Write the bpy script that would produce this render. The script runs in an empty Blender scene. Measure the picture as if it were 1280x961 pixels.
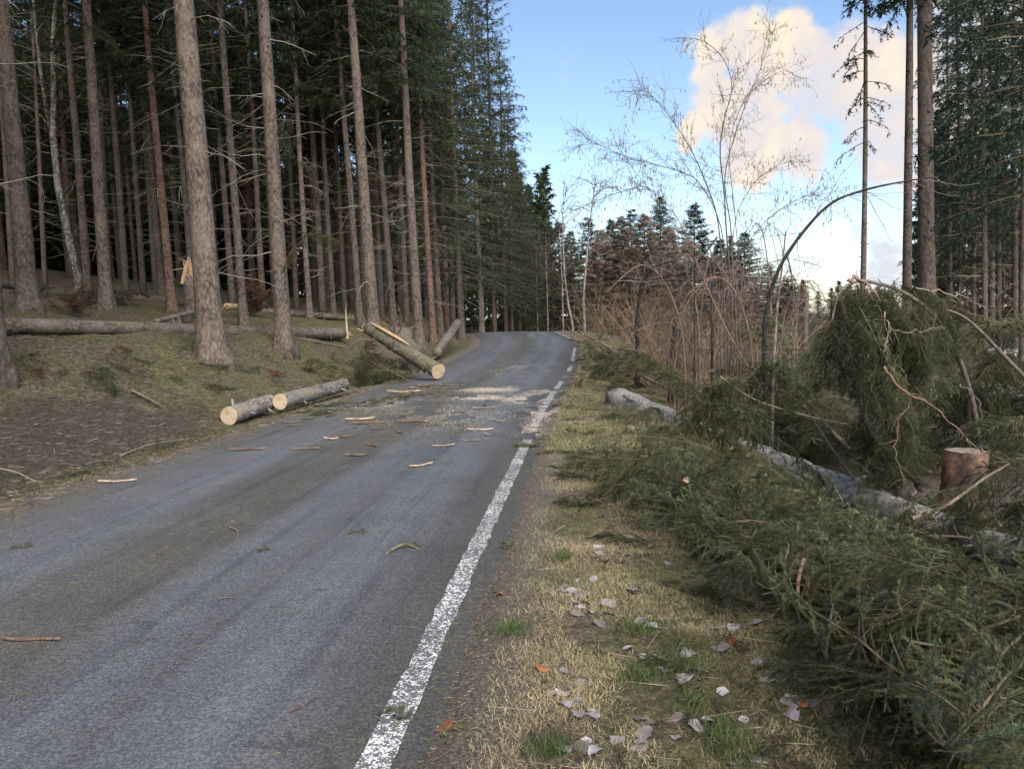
import bpy, math, random
import numpy as np
from mathutils import Vector, Matrix

R = math.radians
random.seed(7)
scene = bpy.context.scene
col = scene.collection

# ------------------------------------------------------------------ camera
EYE = np.array([0.0, 0.0, 1.6])
YAW, PITCH, ROLL, FPX = 5.6, 4.9, -1.2, 960.0
cam_rot = Matrix.Rotation(R(YAW), 3, 'Z') @ Matrix.Rotation(R(90 - PITCH), 3, 'X') @ Matrix.Rotation(R(ROLL), 3, 'Z')
cd = bpy.data.cameras.new('camera')
cam = bpy.data.objects.new('camera', cd)
col.objects.link(cam)
cam.location = EYE
cam.rotation_euler = cam_rot.to_euler()
cd.sensor_width = 36
cd.lens = 36 * FPX / 1280
cd.clip_start = 0.05
cd.clip_end = 3000
scene.camera = cam
CR = np.array(cam_rot)

# ------------------------------------------------------------------ light, sky, exposure
SUN_EL, SUN_ROT = R(44), R(158)
scene.view_settings.view_transform = 'Standard'
scene.view_settings.look = 'None'
scene.view_settings.gamma = 1
scene.view_settings.exposure = 2.15
scene.cycles.max_bounces = 5
scene.cycles.diffuse_bounces = 3
scene.cycles.glossy_bounces = 2
scene.cycles.transmission_bounces = 2
scene.cycles.use_denoising = True

sl = bpy.data.lights.new('sun', 'SUN')
sl.energy = 1.5
sl.angle = R(60)
sl.color = (1.0, 0.95, 0.88)
so = bpy.data.objects.new('sun', sl)
col.objects.link(so)
sd = Vector((math.sin(SUN_ROT) * math.cos(SUN_EL), math.cos(SUN_ROT) * math.cos(SUN_EL), math.sin(SUN_EL)))
so.rotation_euler = sd.to_track_quat('Z', 'Y').to_euler()
so.location = (0, 0, 40)


def ray(px, py):
    d = CR @ np.array([(px - 640) / FPX, -(py - 480.5) / FPX, -1.0])
    return d / np.linalg.norm(d)


FWD = CR @ np.array([0, 0, -1.0])
FH = np.array([FWD[0], FWD[1], 0]) / math.hypot(FWD[0], FWD[1])

world = bpy.data.worlds.new('World')
scene.world = world
world.use_nodes = True
wn, wl = world.node_tree.nodes, world.node_tree.links


def nd(nodes, typ, **kw):
    n = nodes.new(typ)
    for k, v in kw.items():
        if k.startswith('i_'):
            key = k[2:]
            key = int(key) if key.isdigit() else key
            n.inputs[key].default_value = v
        else:
            setattr(n, k, v)
    return n


def build_world():
    bg = wn['Background']
    sky = nd(wn, 'ShaderNodeTexSky', sky_type='NISHITA', sun_disc=False, sun_elevation=SUN_EL, sun_rotation=SUN_ROT)
    sky.air_density = 1.0
    sky.dust_density = 0.6
    sky.ozone_density = 1.6
    tc = nd(wn, 'ShaderNodeTexCoord')
    v = tc.outputs['Generated']
    # cloud field: cumulus heaps at their bearings, broken up by noise, plus drifting scraps all round
    warp = nd(wn, 'ShaderNodeTexNoise', i_Scale=8.0, i_Detail=10.0, i_Roughness=0.58)
    wl.new(v, warp.inputs['Vector'])
    heaps = [(885, 85, 36), (935, 70, 44), (985, 75, 44), (1045, 100, 60), (1110, 130, 70), (930, 130, 60), (1180, 150, 80), (1000, 180, 42),
             (945, 178, 48), (1110, 195, 40), (1012, 196, 30), (860, 172, 20), (670, 285, 9),
             (1080, 285, 55, 0.42), (1110, 335, 60, 0.42), (1010, 330, 40, 0.4), (690, 300, 22, 0.45), (820, 160, 40, 0.34), (1230, 60, 70)]
    acc = None
    for (px, py, r, wt) in [(h + (1.0,))[:4] for h in heaps]:
        d = ray(px, py)
        dist = nd(wn, 'ShaderNodeVectorMath', operation='DISTANCE')
        wl.new(v, dist.inputs[0])
        dist.inputs[1].default_value = d
        rr = r / FPX
        mr = nd(wn, 'ShaderNodeMapRange', i_1=0.0, i_2=rr * 1.7, i_3=wt, i_4=0.0)
        mr.interpolation_type = 'SMOOTHSTEP'
        wl.new(dist.outputs['Value'], mr.inputs[0])
        if acc is None:
            acc = mr.outputs[0]
        else:
            m = nd(wn, 'ShaderNodeMath', operation='SMOOTH_MAX', i_2=0.25)
            wl.new(acc, m.inputs[0]); wl.new(mr.outputs[0], m.inputs[1])
            acc = m.outputs[0]
    scr = nd(wn, 'ShaderNodeTexNoise', i_Scale=2.6, i_Detail=5.0, i_Roughness=0.5)
    mp = nd(wn, 'ShaderNodeMapping')
    mp.inputs['Scale'].default_value = (1, 1, 2.4)
    mp.inputs['Location'].default_value = (5.3, 2.9, 1.1)
    wl.new(v, mp.inputs[0]); wl.new(mp.outputs[0], scr.inputs['Vector'])
    sm = nd(wn, 'ShaderNodeMapRange', i_1=0.60, i_2=0.84, i_3=0.0, i_4=0.7)
    wl.new(scr.outputs[0], sm.inputs[0])
    mx = nd(wn, 'ShaderNodeMath', operation='MAXIMUM')
    wl.new(acc, mx.inputs[0]); wl.new(sm.outputs[0], mx.inputs[1])
    n2 = nd(wn, 'ShaderNodeMapRange', i_1=0.25, i_2=0.75, i_3=-0.45, i_4=0.45)
    wl.new(warp.outputs[0], n2.inputs[0])
    fine = nd(wn, 'ShaderNodeTexNoise', i_Scale=16.0, i_Detail=8.0, i_Roughness=0.6)
    wl.new(v, fine.inputs['Vector'])
    n3 = nd(wn, 'ShaderNodeMapRange', i_1=0.25, i_2=0.75, i_3=-0.26, i_4=0.26)
    wl.new(fine.outputs[0], n3.inputs[0])
    a1 = nd(wn, 'ShaderNodeMath', operation='ADD')
    wl.new(n3.outputs[0], a1.inputs[0]); wl.new(n2.outputs[0], a1.inputs[1])
    near = nd(wn, 'ShaderNodeMapRange', i_1=0.0, i_2=0.35, i_3=0.0, i_4=1.0)
    wl.new(mx.outputs[0], near.inputs[0])
    a2 = nd(wn, 'ShaderNodeMath', operation='MULTIPLY_ADD')
    wl.new(a1.outputs[0], a2.inputs[0]); wl.new(near.outputs[0], a2.inputs[1]); wl.new(mx.outputs[0], a2.inputs[2])
    dens = nd(wn, 'ShaderNodeMapRange', i_1=0.30, i_2=0.72, i_3=0.0, i_4=0.95)
    dens.interpolation_type = 'SMOOTHSTEP'
    wl.new(a2.outputs[0], dens.inputs[0])
    # cloud tint: cream billows, mauve grey hollows, greyer away from the sunward side
    tn = nd(wn, 'ShaderNodeTexNoise', i_Scale=10.0, i_Detail=9.0, i_Roughness=0.6, i_Distortion=0.4)
    mp2 = nd(wn, 'ShaderNodeMapping')
    mp2.inputs['Location'].default_value = (0.35, 1.3, -0.7)
    wl.new(v, mp2.inputs[0]); wl.new(mp2.outputs[0], tn.inputs['Vector'])
    dt = nd(wn, 'ShaderNodeVectorMath', operation='DOT_PRODUCT')
    wl.new(v, dt.inputs[0]); dt.inputs[1].default_value = (-0.85, 0.0, 0.52)
    ts = nd(wn, 'ShaderNodeMath', operation='MULTIPLY_ADD', i_1=0.55)
    wl.new(dt.outputs['Value'], ts.inputs[0]); wl.new(tn.outputs[0], ts.inputs[2])
    tr = nd(wn, 'ShaderNodeValToRGB')
    tr.color_ramp.elements[0].position = 0.30
    tr.color_ramp.elements[0].color = (0.66, 0.68, 0.75, 1)
    tr.color_ramp.elements[1].position = 0.64
    tr.color_ramp.elements[1].color = (1.0, 0.85, 0.63, 1)
    e = tr.color_ramp.elements.new(0.44); e.color = (0.80, 0.71, 0.66, 1)
    wl.new(ts.outputs[0], tr.inputs[0])
    sc = nd(wn, 'ShaderNodeVectorMath', operation='SCALE')
    sc.inputs['Scale'].default_value = CLOUD
    wl.new(tr.outputs[0], sc.inputs[0])
    mix = nd(wn, 'ShaderNodeMix', data_type='RGBA')
    wl.new(dens.outputs[0], mix.inputs['Factor'])
    wl.new(sky.outputs[0], mix.inputs['A']); wl.new(sc.outputs[0], mix.inputs['B'])
    wl.new(mix.outputs['Result'], bg.inputs[0])
    bg.inputs[1].default_value = SKY_STRENGTH


SKY_STRENGTH = 0.05
CLOUD = 5.2
build_world()

# ------------------------------------------------------------------ mesh helpers
class G:
    """collects vertices and faces (numpy) for ONE mesh object"""
    def __init__(s):
        s.v, s.t, s.q, s.tm, s.qm, s.c, s.n = [], [], [], [], [], [], 0

    def add(s, v, t=None, q=None, m=0, c=None):
        v = np.asarray(v, float).reshape(-1, 3)
        if t is not None and len(t):
            t = np.asarray(t, int).reshape(-1, 3) + s.n
            s.t.append(t); s.tm.append(np.full(len(t), m))
        if q is not None and len(q):
            q = np.asarray(q, int).reshape(-1, 4) + s.n
            s.q.append(q); s.qm.append(np.full(len(q), m))
        s.v.append(v)
        if c is None:
            c = np.ones((len(v), 3))
        c = np.asarray(c, float)
        if c.ndim == 1:
            c = np.tile(c, (len(v), 1))
        s.c.append(c)
        s.n += len(v)

    def tube(s, pts, rad, sides=6, m=0, cap=True, c=None, wob=None):
        pts = np.asarray(pts, float); n = len(pts)
        rad = np.broadcast_to(np.asarray(rad, float), (n,))
        tan = np.gradient(pts, axis=0)
        tan /= np.linalg.norm(tan, axis=1, keepdims=True) + 1e-12
        mean = tan.mean(0)
        ref = np.array([1.0, 0, 0]) if abs(mean[0]) < 0.7 * np.linalg.norm(mean) + 1e-9 else np.array([0, 1.0, 0])
        u = np.cross(tan, ref); u /= np.linalg.norm(u, axis=1, keepdims=True) + 1e-12
        w = np.cross(tan, u)
        a = np.arange(sides) * 2 * math.pi / sides
        rr = rad[:, None] * (np.ones((n, sides)) if wob is None else wob)
        v = pts[:, None] + rr[..., None] * (np.cos(a)[None, :, None] * u[:, None] + np.sin(a)[None, :, None] * w[:, None])
        i = np.arange(n - 1)[:, None] * sides; j = np.arange(sides)[None]; k = (np.arange(sides) + 1)[None] % sides
        q = np.stack([i + j, i + k, i + sides + k, i + sides + j], -1).reshape(-1, 4)
        vv = v.reshape(-1, 3)
        t = None
        if cap:
            vv = np.vstack([vv, pts[:1], pts[-1:]])
            b, e = n * sides, n * sides + 1
            jj = np.arange(sides); kk = (jj + 1) % sides; o = (n - 1) * sides
            t = np.vstack([np.stack([np.full(sides, b), kk, jj], -1), np.stack([np.full(sides, e), o + jj, o + kk], -1)])
        s.add(vv, t, q, m, c)

    def mesh(s, name, mats, smooth=True):
        me = bpy.data.meshes.new(name)
        if not s.v:
            return me
        v = np.vstack(s.v)
        t = np.vstack(s.t) if s.t else np.zeros((0, 3), int)
        q = np.vstack(s.q) if s.q else np.zeros((0, 4), int)
        me.vertices.add(len(v)); me.vertices.foreach_set('co', v.astype(np.float32).ravel())
        nl = t.size + q.size
        me.loops.add(nl)
        me.loops.foreach_set('vertex_index', np.concatenate([t.ravel(), q.ravel()]).astype(np.int32))
        me.polygons.add(len(t) + len(q))
        st = np.concatenate([np.arange(len(t)) * 3, t.size + np.arange(len(q)) * 4]).astype(np.int32)
        me.polygons.foreach_set('loop_start', st)
        mi = np.concatenate((s.tm if s.tm else [np.zeros(0)]) + (s.qm if s.qm else [np.zeros(0)])).astype(np.int32)
        me.polygons.foreach_set('material_index', mi)
        me.polygons.foreach_set('use_smooth', np.full(len(t) + len(q), smooth))
        ca = me.color_attributes.new('tint', 'FLOAT_COLOR', 'POINT')
        cc = np.ones((len(v), 4), np.float32); cc[:, :3] = np.vstack(s.c)
        ca.data.foreach_set('color', cc.ravel())
        me.update(calc_edges=True)
        for m in (mats if isinstance(mats, (list, tuple)) else [mats]):
            me.materials.append(m)
        return me


def obj(name, me, parent=None, loc=None, rot=None, scale=None):
    o = bpy.data.objects.new(name, me)
    col.objects.link(o)
    if parent is not None:
        o.parent = parent
    if loc is not None:
        o.location = loc
    if rot is not None:
        if isinstance(rot, Matrix):
            o.rotation_euler = rot.to_3x3().to_euler()
        else:
            o.rotation_euler = rot
    if scale is not None:
        o.scale = (scale,) * 3 if isinstance(scale, (int, float)) else scale
    return o


def tag(o, label=None, cat=None, group=None, kind=None):
    if label: o['label'] = label
    if cat: o['category'] = cat
    if group: o['group'] = group
    if kind: o['kind'] = kind
    return o


def unit(a):
    a = np.asarray(a, float)
    return a / (np.linalg.norm(a) + 1e-12)


def sstep(a, b, x):
    t = np.clip((np.asarray(x, float) - a) / (b - a), 0, 1)
    return t * t * (3 - 2 * t)


# lattice value noise for the terrain and for patchy tints
_tab = np.random.default_rng(11).random((256, 256))


def vnoise(x, y):
    x = np.asarray(x, float); y = np.asarray(y, float)
    xi = np.floor(x).astype(int); yi = np.floor(y).astype(int)
    fx = x - xi; fy = y - yi
    fx = fx * fx * (3 - 2 * fx); fy = fy * fy * (3 - 2 * fy)
    g = lambda a, b: _tab[a & 255, b & 255]
    return (g(xi, yi) * (1 - fx) + g(xi + 1, yi) * fx) * (1 - fy) + (g(xi, yi + 1) * (1 - fx) + g(xi + 1, yi + 1) * fx) * fy


def fbm(x, y, o=4):
    s = 0; a = 0.5; f = 1
    for _ in range(o):
        s = s + a * vnoise(x * f + 17.3 * f, y * f + 5.1 * f); a *= 0.5; f *= 2.03
    return s / (1 - 0.5 ** o)


# ------------------------------------------------------------------ the lie of the land
def bend(y):
    y = np.asarray(y, float)
    return -0.028 * np.maximum(y - 35.5, 0) ** 2 / (1 + 0.012 * np.maximum(y - 35.5, 0)) + 0.28 * sstep(12, 26, y)


def road_l(y):
    return -5.08 + bend(y) - 0.28 * sstep(12, 26, y)


def road_r(y):
    return -0.56 + bend(y)


def line_x(y):
    return -0.79 + bend(y)


def prof(y):
    y = np.asarray(y, float)
    up = 0.78 * (np.clip(y - 21, 0, 21) / 21) ** 2.2
    top = np.maximum(y - 41, 0)
    return up + np.where(y > 41, 0.05 * top - 0.012 * np.minimum(top, 10) ** 2 - 0.13 * np.maximum(top - 10, 0) * (top < 1e9), 0) * (y < 200)


def prof2(y):
    return np.maximum(prof(np.minimum(np.asarray(y, float), 58)), -1.6)


def hterr(x, y):
    x = np.asarray(x, float); y = np.asarray(y, float)
    z = prof2(y)
    dl = road_l(y) - x
    dr = x - road_r(y)
    we = 5.2 - 1.6 * sstep(9, 17, y)
    bl = 1.12 * sstep(0.7, we, dl) + 0.135 * np.clip(dl - we + 1.2, 0, 26) + 0.02 * np.clip(dl - 30, 0, 60) - 0.10 * np.exp(-((dl - 0.9) / 0.5) ** 2)
    br = -0.82 * sstep(1.3, 5.4, dr) + 0.055 * np.clip(dr - 6.5, 0, 26) + 0.006 * np.clip(dr - 34, 0, 60)
    out = np.maximum(dl, dr)
    amp = sstep(0.1, 1.2, out)
    n = (fbm(x * 0.55, y * 0.55, 3) - 0.5) * 0.42 * sstep(0.8, 3.5, out) + (fbm(x * 3.1 + 40, y * 3.1, 3) - 0.5) * 0.13 * amp
    z = z + np.where(dl > 0, bl, 0) + np.where(dr > 0, br, 0) + n
    ins = np.minimum(-dl, -dr)
    z = z - 0.06 * sstep(-0.02, 0.10, ins)
    return z


def hroad(x, y):
    c = (road_l(y) + road_r(y)) / 2; w = (road_r(y) - road_l(y)) / 2
    return prof2(y) + 0.012 + 0.05 * (1 - ((x - c) / w) ** 2) - 0.03


def hg(x, y):
    on = (x > road_l(y)) & (x < road_r(y))
    return np.where(on, hroad(x, y), hterr(x, y))


def at(px, py, depth):
    """point on the line of sight through (px, py), 'depth' metres ahead"""
    d = ray(px, py)
    return EYE + d * (depth / float(d @ FWD))


def gp(px, py, up=0.0, far=140.0):
    d = ray(px, py)
    t = np.concatenate([np.arange(0.8, 30, 0.02), np.arange(30, far, 0.1)])
    p = EYE[None] + t[:, None] * d[None]
    h = hg(p[:, 0], p[:, 1]) + up
    k = np.nonzero(p[:, 2] < h)[0]
    i = k[0] if len(k) else len(t) - 1
    return p[i]


def place(px, D):
    """ground point D metres ahead in the direction of column px"""
    d = ray(px, 405); d = d / float(d[:2] @ FH[:2])
    x, y = EYE[0] + d[0] * D, EYE[1] + d[1] * D
    return np.array([x, y, float(hterr(x, y))])


# ------------------------------------------------------------------ materials
def mat(name):
    m = bpy.data.materials.new(name)
    m.use_nodes = True
    n, l = m.node_tree.nodes, m.node_tree.links
    b = n['Principled BSDF']
    b.inputs['Roughness'].default_value = 0.85
    b.inputs['Specular IOR Level'].default_value = 0.25
    return m, n, l, b


def ramp(n, l, fac, stops):
    r = n.new('ShaderNodeValToRGB')
    cr = r.color_ramp
    while len(cr.elements) < len(stops):
        cr.elements.new(0.5)
    for e, (p, c) in zip(cr.elements, stops):
        e.position = p
        e.color = tuple(c) + (1,) if len(c) == 3 else c
    l.new(fac, r.inputs[0])
    return r.outputs[0]


def noise(n, l, scale, detail=4, rough=0.55, vec=None, typ='Object', out=0):
    t = nd(n, 'ShaderNodeTexNoise', i_Scale=scale, i_Detail=float(detail), i_Roughness=rough)
    if vec is None:
        tc = n.new('ShaderNodeTexCoord'); vec = tc.outputs[typ]
    l.new(vec, t.inputs['Vector'])
    return t.outputs[out]


def mixc(n, l, fac, a, b, mode='MIX'):
    m = nd(n, 'ShaderNodeMix', data_type='RGBA', blend_type=mode)
    if isinstance(fac, (int, float)): m.inputs['Factor'].default_value = fac
    else: l.new(fac, m.inputs['Factor'])
    for s, v in (('A', a), ('B', b)):
        if isinstance(v, (tuple, list)): m.inputs[s].default_value = tuple(v) + (1,) if len(v) == 3 else v
        else: l.new(v, m.inputs[s])
    return m.outputs['Result']


def mrange(n, l, v, a, b, c=0.0, d=1.0, smooth=True):
    m = nd(n, 'ShaderNodeMapRange', i_1=a, i_2=b, i_3=c, i_4=d)
    if smooth: m.interpolation_type = 'SMOOTHSTEP'
    l.new(v, m.inputs[0])
    return m.outputs[0]


def math_(n, l, op, a, b):
    m = nd(n, 'ShaderNodeMath', operation=op)
    for i, v in enumerate((a, b)):
        if isinstance(v, (int, float)): m.inputs[i].default_value = v
        else: l.new(v, m.inputs[i])
    return m.outputs[0]


def bump(n, l, b, h, strength=0.5, dist=0.02):
    k = nd(n, 'ShaderNodeBump', i_Strength=strength, i_Distance=dist)
    l.new(h, k.inputs['Height'])
    l.new(k.outputs[0], b.inputs['Normal'])


def bark_mat(name, dark, mid, light, lichen=0.0, moss=0.0, peel=0.0, flake=17.0, stretch=0.55, rnd=0.25):
    m, n, l, b = mat(name)
    tc = n.new('ShaderNodeTexCoord')
    mp = n.new('ShaderNodeMapping'); mp.inputs['Scale'].default_value = (1, 1, stretch)
    l.new(tc.outputs['Object'], mp.inputs[0])
    vo = nd(n, 'ShaderNodeTexVoronoi', i_Scale=flake)
    l.new(mp.outputs[0], vo.inputs['Vector'])
    n1 = noise(n, l, 9, 6, 0.65, mp.outputs[0])
    n2 = noise(n, l, 1.3, 3, 0.5, tc.outputs['Object'])
    f = math_(n, l, 'ADD', math_(n, l, 'MULTIPLY', vo.outputs['Distance'], -0.55), math_(n, l, 'ADD', 0.32, math_(n, l, 'MULTIPLY', n1, 0.85)))
    c = ramp(n, l, f, [(0.3, dark), (0.55, mid), (0.8, light)])
    c = mixc(n, l, mrange(n, l, n2, 0.35, 0.7), c, mixc(n, l, 0.5, c, light), 'MIX')
    if peel > 0:
        n5 = noise(n, l, 5.5, 6, 0.6, mp.outputs[0])
        c = mixc(n, l, math_(n, l, 'MULTIPLY', mrange(n, l, n5, 0.60, 0.64), peel), c, (0.30, 0.215, 0.14))
    if lichen > 0:
        n3 = noise(n, l, 14, 5, 0.7, tc.outputs['Object'])
        c = mixc(n, l, math_(n, l, 'MULTIPLY', mrange(n, l, n3, 0.52, 0.66), lichen), c, (0.42, 0.43, 0.41) if lichen > 0.6 else (0.32, 0.33, 0.31))
    if moss > 0:
        geo = n.new('ShaderNodeNewGeometry')
        sx = n.new('ShaderNodeSeparateXYZ'); l.new(geo.outputs['Normal'], sx.inputs[0])
        n4 = noise(n, l, 3.0, 5, 0.65, tc.outputs['Object'])
        k = math_(n, l, 'MULTIPLY', mrange(n, l, n4, 0.38, 0.62), mrange(n, l, sx.outputs[2], -0.3, 0.6))
        c = mixc(n, l, math_(n, l, 'MULTIPLY', k, moss), c, (0.10, 0.105, 0.035))
    ta = nd(n, 'ShaderNodeAttribute', attribute_name='tint')
    c = mixc(n, l, 1.0, c, ta.outputs['Color'], 'MULTIPLY')
    oi = n.new('ShaderNodeObjectInfo')
    v = mrange(n, l, oi.outputs['Random'], 0, 1, 1 - rnd, 1 + rnd, False)
    hs = n.new('ShaderNodeHueSaturation'); l.new(c, hs.inputs['Color']); l.new(v, hs.inputs['Value'])
    l.new(hs.outputs[0], b.inputs['Base Color'])
    bump(n, l, b, f, 0.55, 0.012)
    return m


def tint_mat(name, base, var=0.35, scale=8.0, rough=0.8, rnd=0.2, translucent=0.0):
    """colour = the mesh's own tint, times base, with fine blotches"""
    m, n, l, b = mat(name)
    b.inputs['Roughness'].default_value = rough
    at_ = nd(n, 'ShaderNodeAttribute', attribute_name='tint')
    nz = noise(n, l, scale, 3, 0.6)
    v = mrange(n, l, nz, 0.25, 0.75, 1 - var, 1 + var)
    oi = n.new('ShaderNodeObjectInfo')
    v2 = mrange(n, l, oi.outputs['Random'], 0, 1, 1 - rnd, 1 + rnd, False)
    c = mixc(n, l, 1.0, at_.outputs['Color'], base, 'MULTIPLY')
    hs = n.new('ShaderNodeHueSaturation'); l.new(c, hs.inputs['Color'])
    l.new(math_(n, l, 'MULTIPLY', v, v2), hs.inputs['Value'])
    l.new(hs.outputs[0], b.inputs['Base Color'])
    if translucent:
        tr = n.new('ShaderNodeBsdfTranslucent'); l.new(hs.outputs[0], tr.inputs[0])
        ms = n.new('ShaderNodeMixShader'); ms.inputs[0].default_value = translucent
        l.new(b.outputs[0], ms.inputs[1]); l.new(tr.outputs[0], ms.inputs[2])
        l.new(ms.outputs[0], n['Material Output'].inputs['Surface'])
    return m


M = {}
M['bark'] = bark_mat('spruce_bark', (0.048, 0.035, 0.027), (0.122, 0.089, 0.068), (0.188, 0.145, 0.115), lichen=0.2)
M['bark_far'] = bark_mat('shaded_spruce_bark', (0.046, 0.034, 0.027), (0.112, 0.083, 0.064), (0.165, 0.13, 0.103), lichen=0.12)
M['bark_red'] = bark_mat('reddish_pine_bark', (0.06, 0.033, 0.024), (0.14, 0.082, 0.057), (0.20, 0.125, 0.09), lichen=0.1)
M['bark_log'] = bark_mat('fallen_log_bark', (0.05, 0.038, 0.03), (0.13, 0.10, 0.078), (0.21, 0.17, 0.14), lichen=0.2, moss=0.2)
M['bark_moss'] = bark_mat('mossy_log_bark', (0.06, 0.05, 0.035), (0.165, 0.135, 0.10), (0.26, 0.225, 0.175), lichen=0.35, moss=0.6)
M['bark_grey'] = bark_mat('lichen_log_bark', (0.06, 0.052, 0.046), (0.18, 0.16, 0.14), (0.32, 0.30, 0.28), lichen=0.85, moss=0.15)
M['bark_pale'] = bark_mat('pale_lichened_bark', (0.09, 0.08, 0.07), (0.27, 0.245, 0.22), (0.42, 0.40, 0.37), lichen=0.9, moss=0.1)
M['bark_cutlog'] = bark_mat('scuffed_log_bark', (0.06, 0.05, 0.042), (0.19, 0.165, 0.14), (0.31, 0.285, 0.25), lichen=0.6, moss=0.2, peel=0.9)
M['bark_speckle'] = bark_mat('speckled_birch_bark', (0.025, 0.02, 0.018), (0.09, 0.075, 0.06), (0.34, 0.31, 0.26), lichen=0.8, flake=14)
M['birch'] = bark_mat('white_birch_bark', (0.07, 0.062, 0.058), (0.22, 0.205, 0.19), (0.36, 0.34, 0.32), lichen=0.2, flake=9, stretch=2.2)
M['bark_dark'] = bark_mat('dark_lichened_bark', (0.014, 0.012, 0.010), (0.035, 0.028, 0.023), (0.07, 0.06, 0.048), lichen=0.10)
M['twig_red'] = bark_mat('bare_reddish_branch', (0.08, 0.046, 0.03), (0.17, 0.103, 0.07), (0.26, 0.175, 0.125), lichen=0.1, flake=60)
M['twig_pale'] = bark_mat('pale_dry_branch', (0.09, 0.068, 0.05), (0.19, 0.145, 0.105), (0.29, 0.235, 0.18), lichen=0.25, flake=60)
M['twig'] = tint_mat('twig_bark', (0.10, 0.08, 0.05), 0.4, 20)
M['dead_twig'] = tint_mat('dead_spruce_twig', (0.21, 0.18, 0.15), 0.4, 6)
M['shrub'] = tint_mat('bare_shrub_twig', (0.150, 0.112, 0.078), 0.45, 3)
M['hazel'] = tint_mat('hazel_bark', (0.13, 0.10, 0.085), 0.4, 10)
M['catkin'] = tint_mat('hazel_catkin', (0.20, 0.15, 0.07), 0.3, 20)
M['needle'] = tint_mat('spruce_needle', (0.092, 0.112, 0.068), 0.4, 3.0, 0.55, 0.3, 0.22)
M['needle_far'] = tint_mat('spruce_crown_needle', (0.050, 0.066, 0.034), 0.35, 0.6, 0.6, 0.3, 0.2)
M['needle_edge_lit'] = tint_mat('lit_edge_spruce_needle', (0.078, 0.094, 0.052), 0.35, 0.6, 0.6, 0.3, 0.25)  # crown needle lightened: roadside light on the edge spruces put into the colour
M['needle_blue'] = tint_mat('dark_spruce_needle', (0.042, 0.062, 0.042), 0.35, 0.6, 0.6, 0.3, 0.2)
M['needle_brown'] = tint_mat('dry_brown_needle', (0.12, 0.072, 0.045), 0.35, 2.0, 0.7, 0.2, 0.15)
M['larch'] = tint_mat('bare_larch_twig', (0.24, 0.190, 0.155), 0.35, 0.5, 0.8, 0.2, 0.1)
M['grass'] = tint_mat('grass_blade', (1, 1, 1), 0.25, 3, 0.7, 0.0, 0.25)
M['litter'] = tint_mat('litter', (1, 1, 1), 0.3, 30, 0.85, 0.0)
M['wood'] = tint_mat('fresh_split_wood', (0.46, 0.31, 0.18), 0.3, 25, 0.7, 0.1)
M['splinter'] = tint_mat('weathered_splinter', (0.27, 0.205, 0.145), 0.4, 25, 0.8, 0.4)
M['leaf'] = tint_mat('dry_leaf', (1, 1, 1), 0.22, 30, 0.6, 0.25, 0.1)


def cut_wood():
    m, n, l, b = mat('cut_wood')
    tc = n.new('ShaderNodeTexCoord')
    w = nd(n, 'ShaderNodeTexWave', wave_type='RINGS', rings_direction='Z', i_Scale=22.0, i_Distortion=1.2, i_Detail=2.0)
    w.inputs['Detail Scale'].default_value = 0.6
    l.new(tc.outputs['Object'], w.inputs['Vector'])
    c = ramp(n, l, w.outputs['Fac'], [(0.0, (0.36, 0.25, 0.15)), (0.5, (0.54, 0.41, 0.27)), (1, (0.60, 0.48, 0.33))])
    n1 = noise(n, l, 6, 4, 0.6, tc.outputs['Object'])
    c = mixc(n, l, mrange(n, l, n1, 0.45, 0.7), c, (0.36, 0.25, 0.15))
    l.new(c, b.inputs['Base Color'])
    bump(n, l, b, noise(n, l, 60, 4, 0.7, tc.outputs['Object']), 0.4, 0.004)
    return m


M['cut'] = cut_wood()


def stump_cut():
    m, n, l, b = mat('old_red_stump_wood')
    n1 = noise(n, l, 4.5, 6, 0.7)
    l.new(ramp(n, l, n1, [(0.42, (0.03, 0.022, 0.019)), (0.52, (0.075, 0.045, 0.033)), (0.60, (0.15, 0.08, 0.05)), (0.74, (0.22, 0.14, 0.10))]), b.inputs['Base Color'])
    bump(n, l, b, n1, 0.6, 0.02)
    return m


M['stump'] = stump_cut()


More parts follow.
